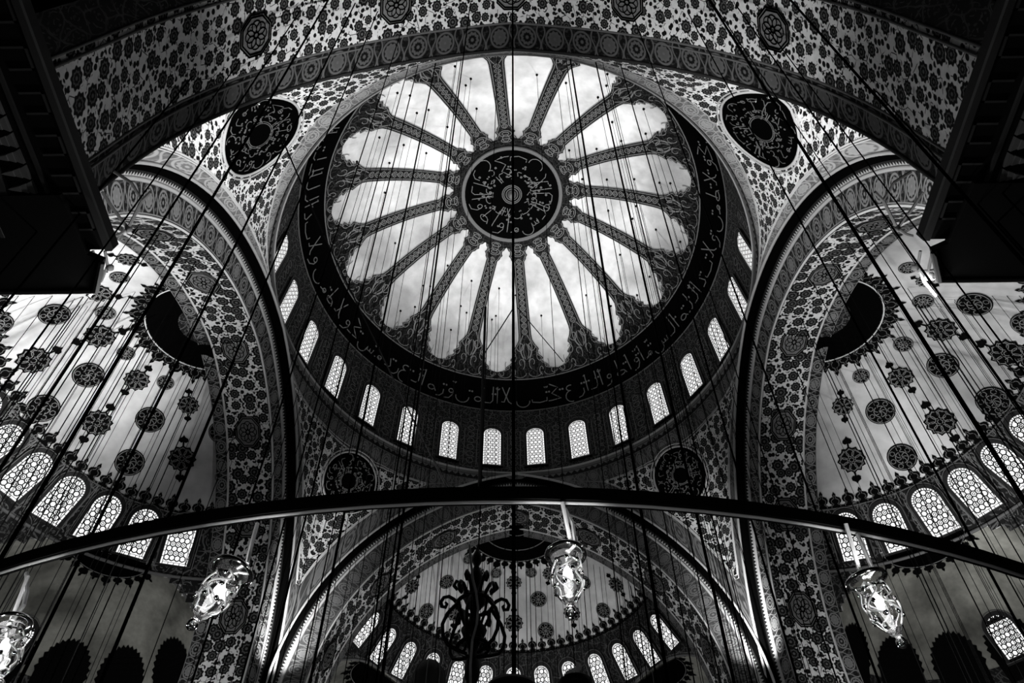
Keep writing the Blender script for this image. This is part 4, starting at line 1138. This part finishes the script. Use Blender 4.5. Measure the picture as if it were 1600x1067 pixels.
# spindle
prof = [(3, 1075), (10, 1060), (12, 1040), (6, 1025), (8, 1010), (16, 995), (20, 985), (10, 972), (6, 955), (14, 945), (18, 938), (12, 930), (6, 925), (8, 915), (12, 905), (9, 895), (4, 885), (8, 878), (9, 872), (5, 864), (2, 858), (.5, 850)]
b.lathe([(r*k_, up_z(y)) for r, y in prof], (0, 0, 0), 16); b.build('spindle', 'metal', CH, True)
for nme, zc, rx_, t_ in (('hoop', 945, 28, .02), ('hoop', 1012, 24, .022)):
    b = MB(); b.tube([(rx_*k_*cos(2*pi*i/32), rx_*k_*sin(2*pi*i/32), up_z(zc)) for i in range(32)], 3.2*k_, 7, close=True); b.build(nme, 'metal', CH, True)
b = MB()
for j in range(6):
    a = 2*pi*j/6 + .35; ca, sa = cos(a), sin(a)
    P_ = lambda r, y: (r*k_*ca, r*k_*sa, up_z(y))
    b.tube([P_(r, y) for r, y in ((26, 945), (34, 955), (44, 968), (50, 985), (48, 1002), (40, 1014), (26, 1020), (10, 1024))], 3.0*k_, 6)
    b.tube([P_(r, y) for r, y in ((26, 945), (22, 965), (10, 990), (18, 1008), (26, 1012))], 2.4*k_, 6)
b.build('bow', 'metal', CH, True)
b = MB()
for j in range(6):
    a = 2*pi*j/6 + .1; ca, sa = cos(a), sin(a); P_ = lambda r, y: (r*k_*ca, r*k_*sa, up_z(y))
    b.tube([P_(r, y) for r, y in ((27, 945), (34, 938), (42, 934), (50, 936), (54, 943), (52, 950), (46, 951), (44, 946), (47, 943))], [3*k_]*5 + [3.2*k_, 3*k_, 2.4*k_, 1.6*k_], 6)
    b.tube([P_(r, y) for r, y in ((12, 935), (17, 922), (24, 912), (32, 910), (35, 917), (30, 922), (26, 919))], [3*k_]*3 + [3.4*k_, 3.4*k_, 3*k_, 2*k_], 6)
b.build('scroll', 'metal', CH, True)
b = MB(); b.tube([loc(x, y, -.25) for x, y in ((734, 852), (736, 880), (739, 905), (744, 925), (747, 950), (745, 975), (738, 1000), (735, 1040), (735, 1075))], 1.9*k_, 6)
b.build('power_cord', flat_mat('grey_power_cord', .3, .5), CH)
# lantern cap and dark lamp dish at the bottom edge
P = px3(668, 1075, -11.8); kk = (px3(678, 1040, -11.8)-px3(668, 1040, -11.8)).length/10; zt = px3(668, 1034, -11.8).z - P.z
LT = thing('lantern', 'dark ribbed lantern top with pale edge, bottom edge left of the chandelier', 'lantern', P)
b = MB(); b.lathe([(.5*kk, zt), (10*kk, zt-1*kk), (14*kk, zt-4*kk), (22*kk, zt-14*kk), (26*kk, zt-26*kk), (26*kk, zt-50*kk)], (0, 0, 0), 24); b.build('cap', 'shade', LT, True)
b = MB()
for j in range(8):
    a = 2*pi*j/8; b.tube([(r*kk*cos(a), r*kk*sin(a), zt-z*kk) for r, z in ((10.5, .5), (14.5, 3.5), (22.5, 13.5), (26.6, 26), (26.6, 50))], .8*kk, 5)
b.build('rib', 'mould_dark', LT)
for (x, nm_, lb) in ((742, 'lamp_dish', 'small dark lamp dish at the bottom edge beside the chandelier foot'),):
    P = px3(800, 1078, -11.6); LD = thing(nm_, lb, 'lamp dish', P); b = MB(); b.lathe([(.1*kk, 12*kk), (20*kk, 10*kk), (38*kk, 4*kk), (40*kk, 0), (36*kk, -3*kk)], (0, 0, 0), 28); b.build('dish', 'metal', LD, True)
    b = MB(); b.lathe([(39.5*kk, 4*kk), (41*kk, 2*kk), (40*kk, 0)], (0, 0, 0), 28); b.build('rim', 'mould_dark', LD, True)
P = px3(900, 1075, -11.4); LC = thing('spot_lamp', 'small white-capped spot lamp on a black dish at the bottom edge', 'lamp', P)
b = MB(); b.lathe([(.1*kk, 16*kk), (22*kk, 15*kk), (28*kk, 10*kk), (24*kk, 0)], (0, 0, 0), 24); b.build('dish', 'metal', LC, True)
b = MB(); b.tube([(-22*kk, 0, 10*kk), (-12*kk, 0, 26*kk), (4*kk, 0, 34*kk), (8*kk, 0, 32*kk)], 3.2*kk, 8); b.tube([(3*kk, 0, 20*kk), (8*kk, 0, 42*kk)], 4*kk, 10); b.build('cap', flat_mat('grey_enamel', .35, .4), LC, True)

# ------------------------------------------------------------------ HANGING CABLES
unit = MB(); unit.tube([(0, 0, 0), (0, 0, -1)], 1.0, 6)
cab_me = unit.build('hanging_cable', 'cable'); CABME = cab_me.data; bpy.data.objects.remove(cab_me)
hook = MB(); hook.lathe([(.01, .02), (.06, 0), (.07, -.06), (.03, -.12)], (0, 0, 0), 8); hk = hook.build('ceiling_hook', 'cable'); HKME = hk.data; bpy.data.objects.remove(hk)
CABD = (CAM_F + CAM_U*(1023/FPX)).normalized()   # the direction the cables run in, a little off plumb
CABQ = Vector((0, 0, 1)).rotation_difference(CABD)
def cable(top, r, group, label, zb=3.0, hooked=True):
    top = Vector(top); e = bpy.data.objects.new('hanging_cable', None); COL.objects.link(e); e.location = top; e.empty_display_size = .1
    tag(e, label, 'cable', group)
    w_ = bpy.data.objects.new('wire', CABME); COL.objects.link(w_); w_.parent = e; w_.scale = (r, r, max(.5, (top.z - zb)*1.01)); w_.rotation_mode = 'QUATERNION'; w_.rotation_quaternion = CABQ
    if hooked: h_ = bpy.data.objects.new('ceiling_hook', HKME); COL.objects.link(h_); h_.parent = e
    return e
DS = Semi(DC, DR, (0, 1, 0), 'dome')
A1 = [(810,258),(838,222),(750,152),(603,395),(538,412),(708,490),(870,388),(500,315),(465,590),(590,635),(385,690),(360,855),(330,548),(395,255),(430,300),(205,683)]
A1 = [(500+x/3.556, 60+y/3.556) for x, y in A1]
A2 = [(138,200),(300,245),(478,325),(557,463),(607,568),(318,620),(470,612),(743,527),(810,520),(732,390),(390,780),(527,783),(680,780),(820,800),(880,803),(857,658),(535,955),(670,1000),(690,930),(525,260),(530,195)]
A2 = [(800+x/3.556, 60+y/3.556) for x, y in A2]
A3 = [(275,140),(385,495),(305,517),(432,377),(470,380),(567,265),(585,622),(672,527),(700,350),(813,565),(835,545),(853,392),(945,430),(640,490),(228,313)]
A3 = [(540+x/3.556, 340+y/3.556) for x, y in A3]
A4 = [(412,430),(163,543),(550,490),(935,133),(765,327),(800,65),(600,205),(695,430)]
A4 = [(800+x/3.556, 340+y/3.556) for x, y in A4]
for (x, y) in A1 + A2 + A3 + A4:
    P = DS.hit(x, y)
    if P is not None: cable(P + DS.n(P)*.02, .011, 'thin cables hung from the central dome', 'thin black cable dropping from a small hook in the central dome')
# heavy cables in front of the dome, anchored on the near arch and the ring ledge
def near_anchor(px, py):
    """where a view ray through the photo point meets the near arch soffit"""
    best = None
    for i in range(len(N2)-1):
        for k in range(9):
            p = lerp(lerp(N1[i], N4[i], k/8), lerp(N1[i+1], N4[i+1], k/8), .5); d = p-CAM_O; zc = d.dot(CAM_F); e = hypot(800+FPX*d.dot(CAM_R)/zc-px, 533.5-FPX*d.dot(CAM_U)/zc-py)
            if best is None or e < best[0]: best = (e, p)
    return best[1]
HV = [(655,92,.022),(640,95,.02),(683,85,.03),(722,80,.02),(716,80,.015),(890,82,.035),(884,85,.02),(929,86,.03),(968,92,.022),(940,88,.014),(778,79,.014),(866,80,.012)]
for (x, y, r) in HV:
    q_ = unp(x, y, 1, -11.0)
    cable((q_.x, -11.0, q_.z+.3), r*.8, 'heavy cables hung from the crown of the near arch', 'heavy black cable hung from the crown of the near arch', hooked=False)
for (x, y, r) in [(801,0,.022),(513,0,.022),(555,5,.016),(480,0,.014),(590,18,.014),(440,60,.013),(375,95,.013),(300,120,.016),(1108,0,.028),(1150,8,.016),(1235,0,.024),(1195,40,.013),(1290,60,.014),(1340,110,.014),(1075,20,.014),(640,8,.012),(985,12,.012),(735,5,.016),(1380,150,.02),(1400,130,.016),(225,170,.014)]:
    p = near_anchor(x, y); p = unp(x, y, 1, p.y); cable(p, r, 'cables hung from the near arch', 'black cable hung from the flowered underside of the near arch', hooked=False)
# cables in front of the side semi-domes
rn = random.Random(5)
for sx, nm in ((-1, 'left'), (1, 'right')):
    E_ = Semi((sx*12.8, 0, 14.2), 10.2, (sx, 0, 0), nm)
    for i in range(34):
        x = 95 + 260*i/34 + rn.uniform(-5, 5); y = lerp(405, 560, (x-95)/260) + rn.uniform(-25, 60)
        if x < 170: y = 470 + rn.uniform(-10, 10)
        px = x if sx < 0 else 1605-x; P = E_.hit(px, y)
        if P is None or P.z < 19: continue
        cable(P + E_.n(P)*.05, rn.choice([.008, .009, .011, .02]), 'cables in front of the %s semi-dome' % nm, 'black cable hanging in front of the %s semi-dome' % nm, hooked=False)
    for i in range(5):
        x = -10 + 22*i + rn.uniform(-6, 6); px = x if sx < 0 else 1605-x; P = E_.hit(px, 462); cable(P, rn.choice([.009, .012]), 'cables in front of the %s semi-dome' % nm, 'black cable hanging in front of the %s semi-dome' % nm, hooked=False)
    # on the arch soffit of the side arches
    for (x, y) in [(232,330),(262,345),(285,372),(310,400),(335,440),(352,500),(368,560),(380,640)]:
        px = x if sx < 0 else 1605-x; P = unp(px, y, 0, sx*11.6); cable(P, rn.choice([.011, .016]), 'cables hung from the %s arch' % nm, 'black cable hung from the underside of the %s arch' % nm, hooked=False)
E_ = Semi((0, 12.8, 15.3), 10.5, (0, 1, 0), 'far')
for i in range(40):
    x = 600 + 410*i/39 + rn.uniform(-4, 4); y = 848 + ((x-803)/205)**2*70 + rn.uniform(0, 16); P = E_.hit(x, y)
    if P is not None: cable(P + E_.n(P)*.05, rn.choice([.009, .011, .013, .018]), 'cables in front of the far semi-dome', 'black cable hanging in front of the far semi-dome', hooked=False)
for (x, y, r) in [(801,750,.018),(825,755,.018),(790,752,.02),(700,770,.02),(900,765,.02),(1000,700,.02),(560,640,.02),(600,690,.02),(630,700,.016),(510,600,.02),(1040,660,.018),(1090,600,.016)]:
    ph = None; P = unp(x, y, 2, 27.4); cable(P, r, 'cables hung from the drum ledge', 'black cable hung from the ledge below the drum windows', hooked=False)
# slanting guy wires
GW = ['slanting black wire from the left pendentive down to the left edge of the drum', 'long slanting black wire crossing the dark inscription ring to the drum windows', 'black stay wire slanting down to the left from the lower dome centre', 'black stay wire slanting down to the right from the lower dome centre', 'short black wire slanting across the drum windows above the iron ring', 'thin slanting black wire crossing the flowered right end of the near arch']
gi = 0
for (a, b_, r) in (((440,215,16),(504,363,14),.03), ((506,368,14),(698,763,11),.03), ((803,480,20),(752,560,19),.03), ((808,480,20),(880,565,20),.025), ((704,765,12),(668,700,13),.02), ((1110,0,9),(1345,345,9),.012)):
    A, B = unp(a[0], a[1], 2, a[2]+4), unp(b_[0], b_[1], 2, b_[2]+4); m_ = MB(); m_.tube([A, B], r*.8, 6); o = m_.build('guy_wire', 'cable')
    tag(o, GW[gi], 'wire'); gi += 1
print('objects', len(bpy.data.objects), 'polys', sum(len(m_.polygons) for m_ in bpy.data.meshes))
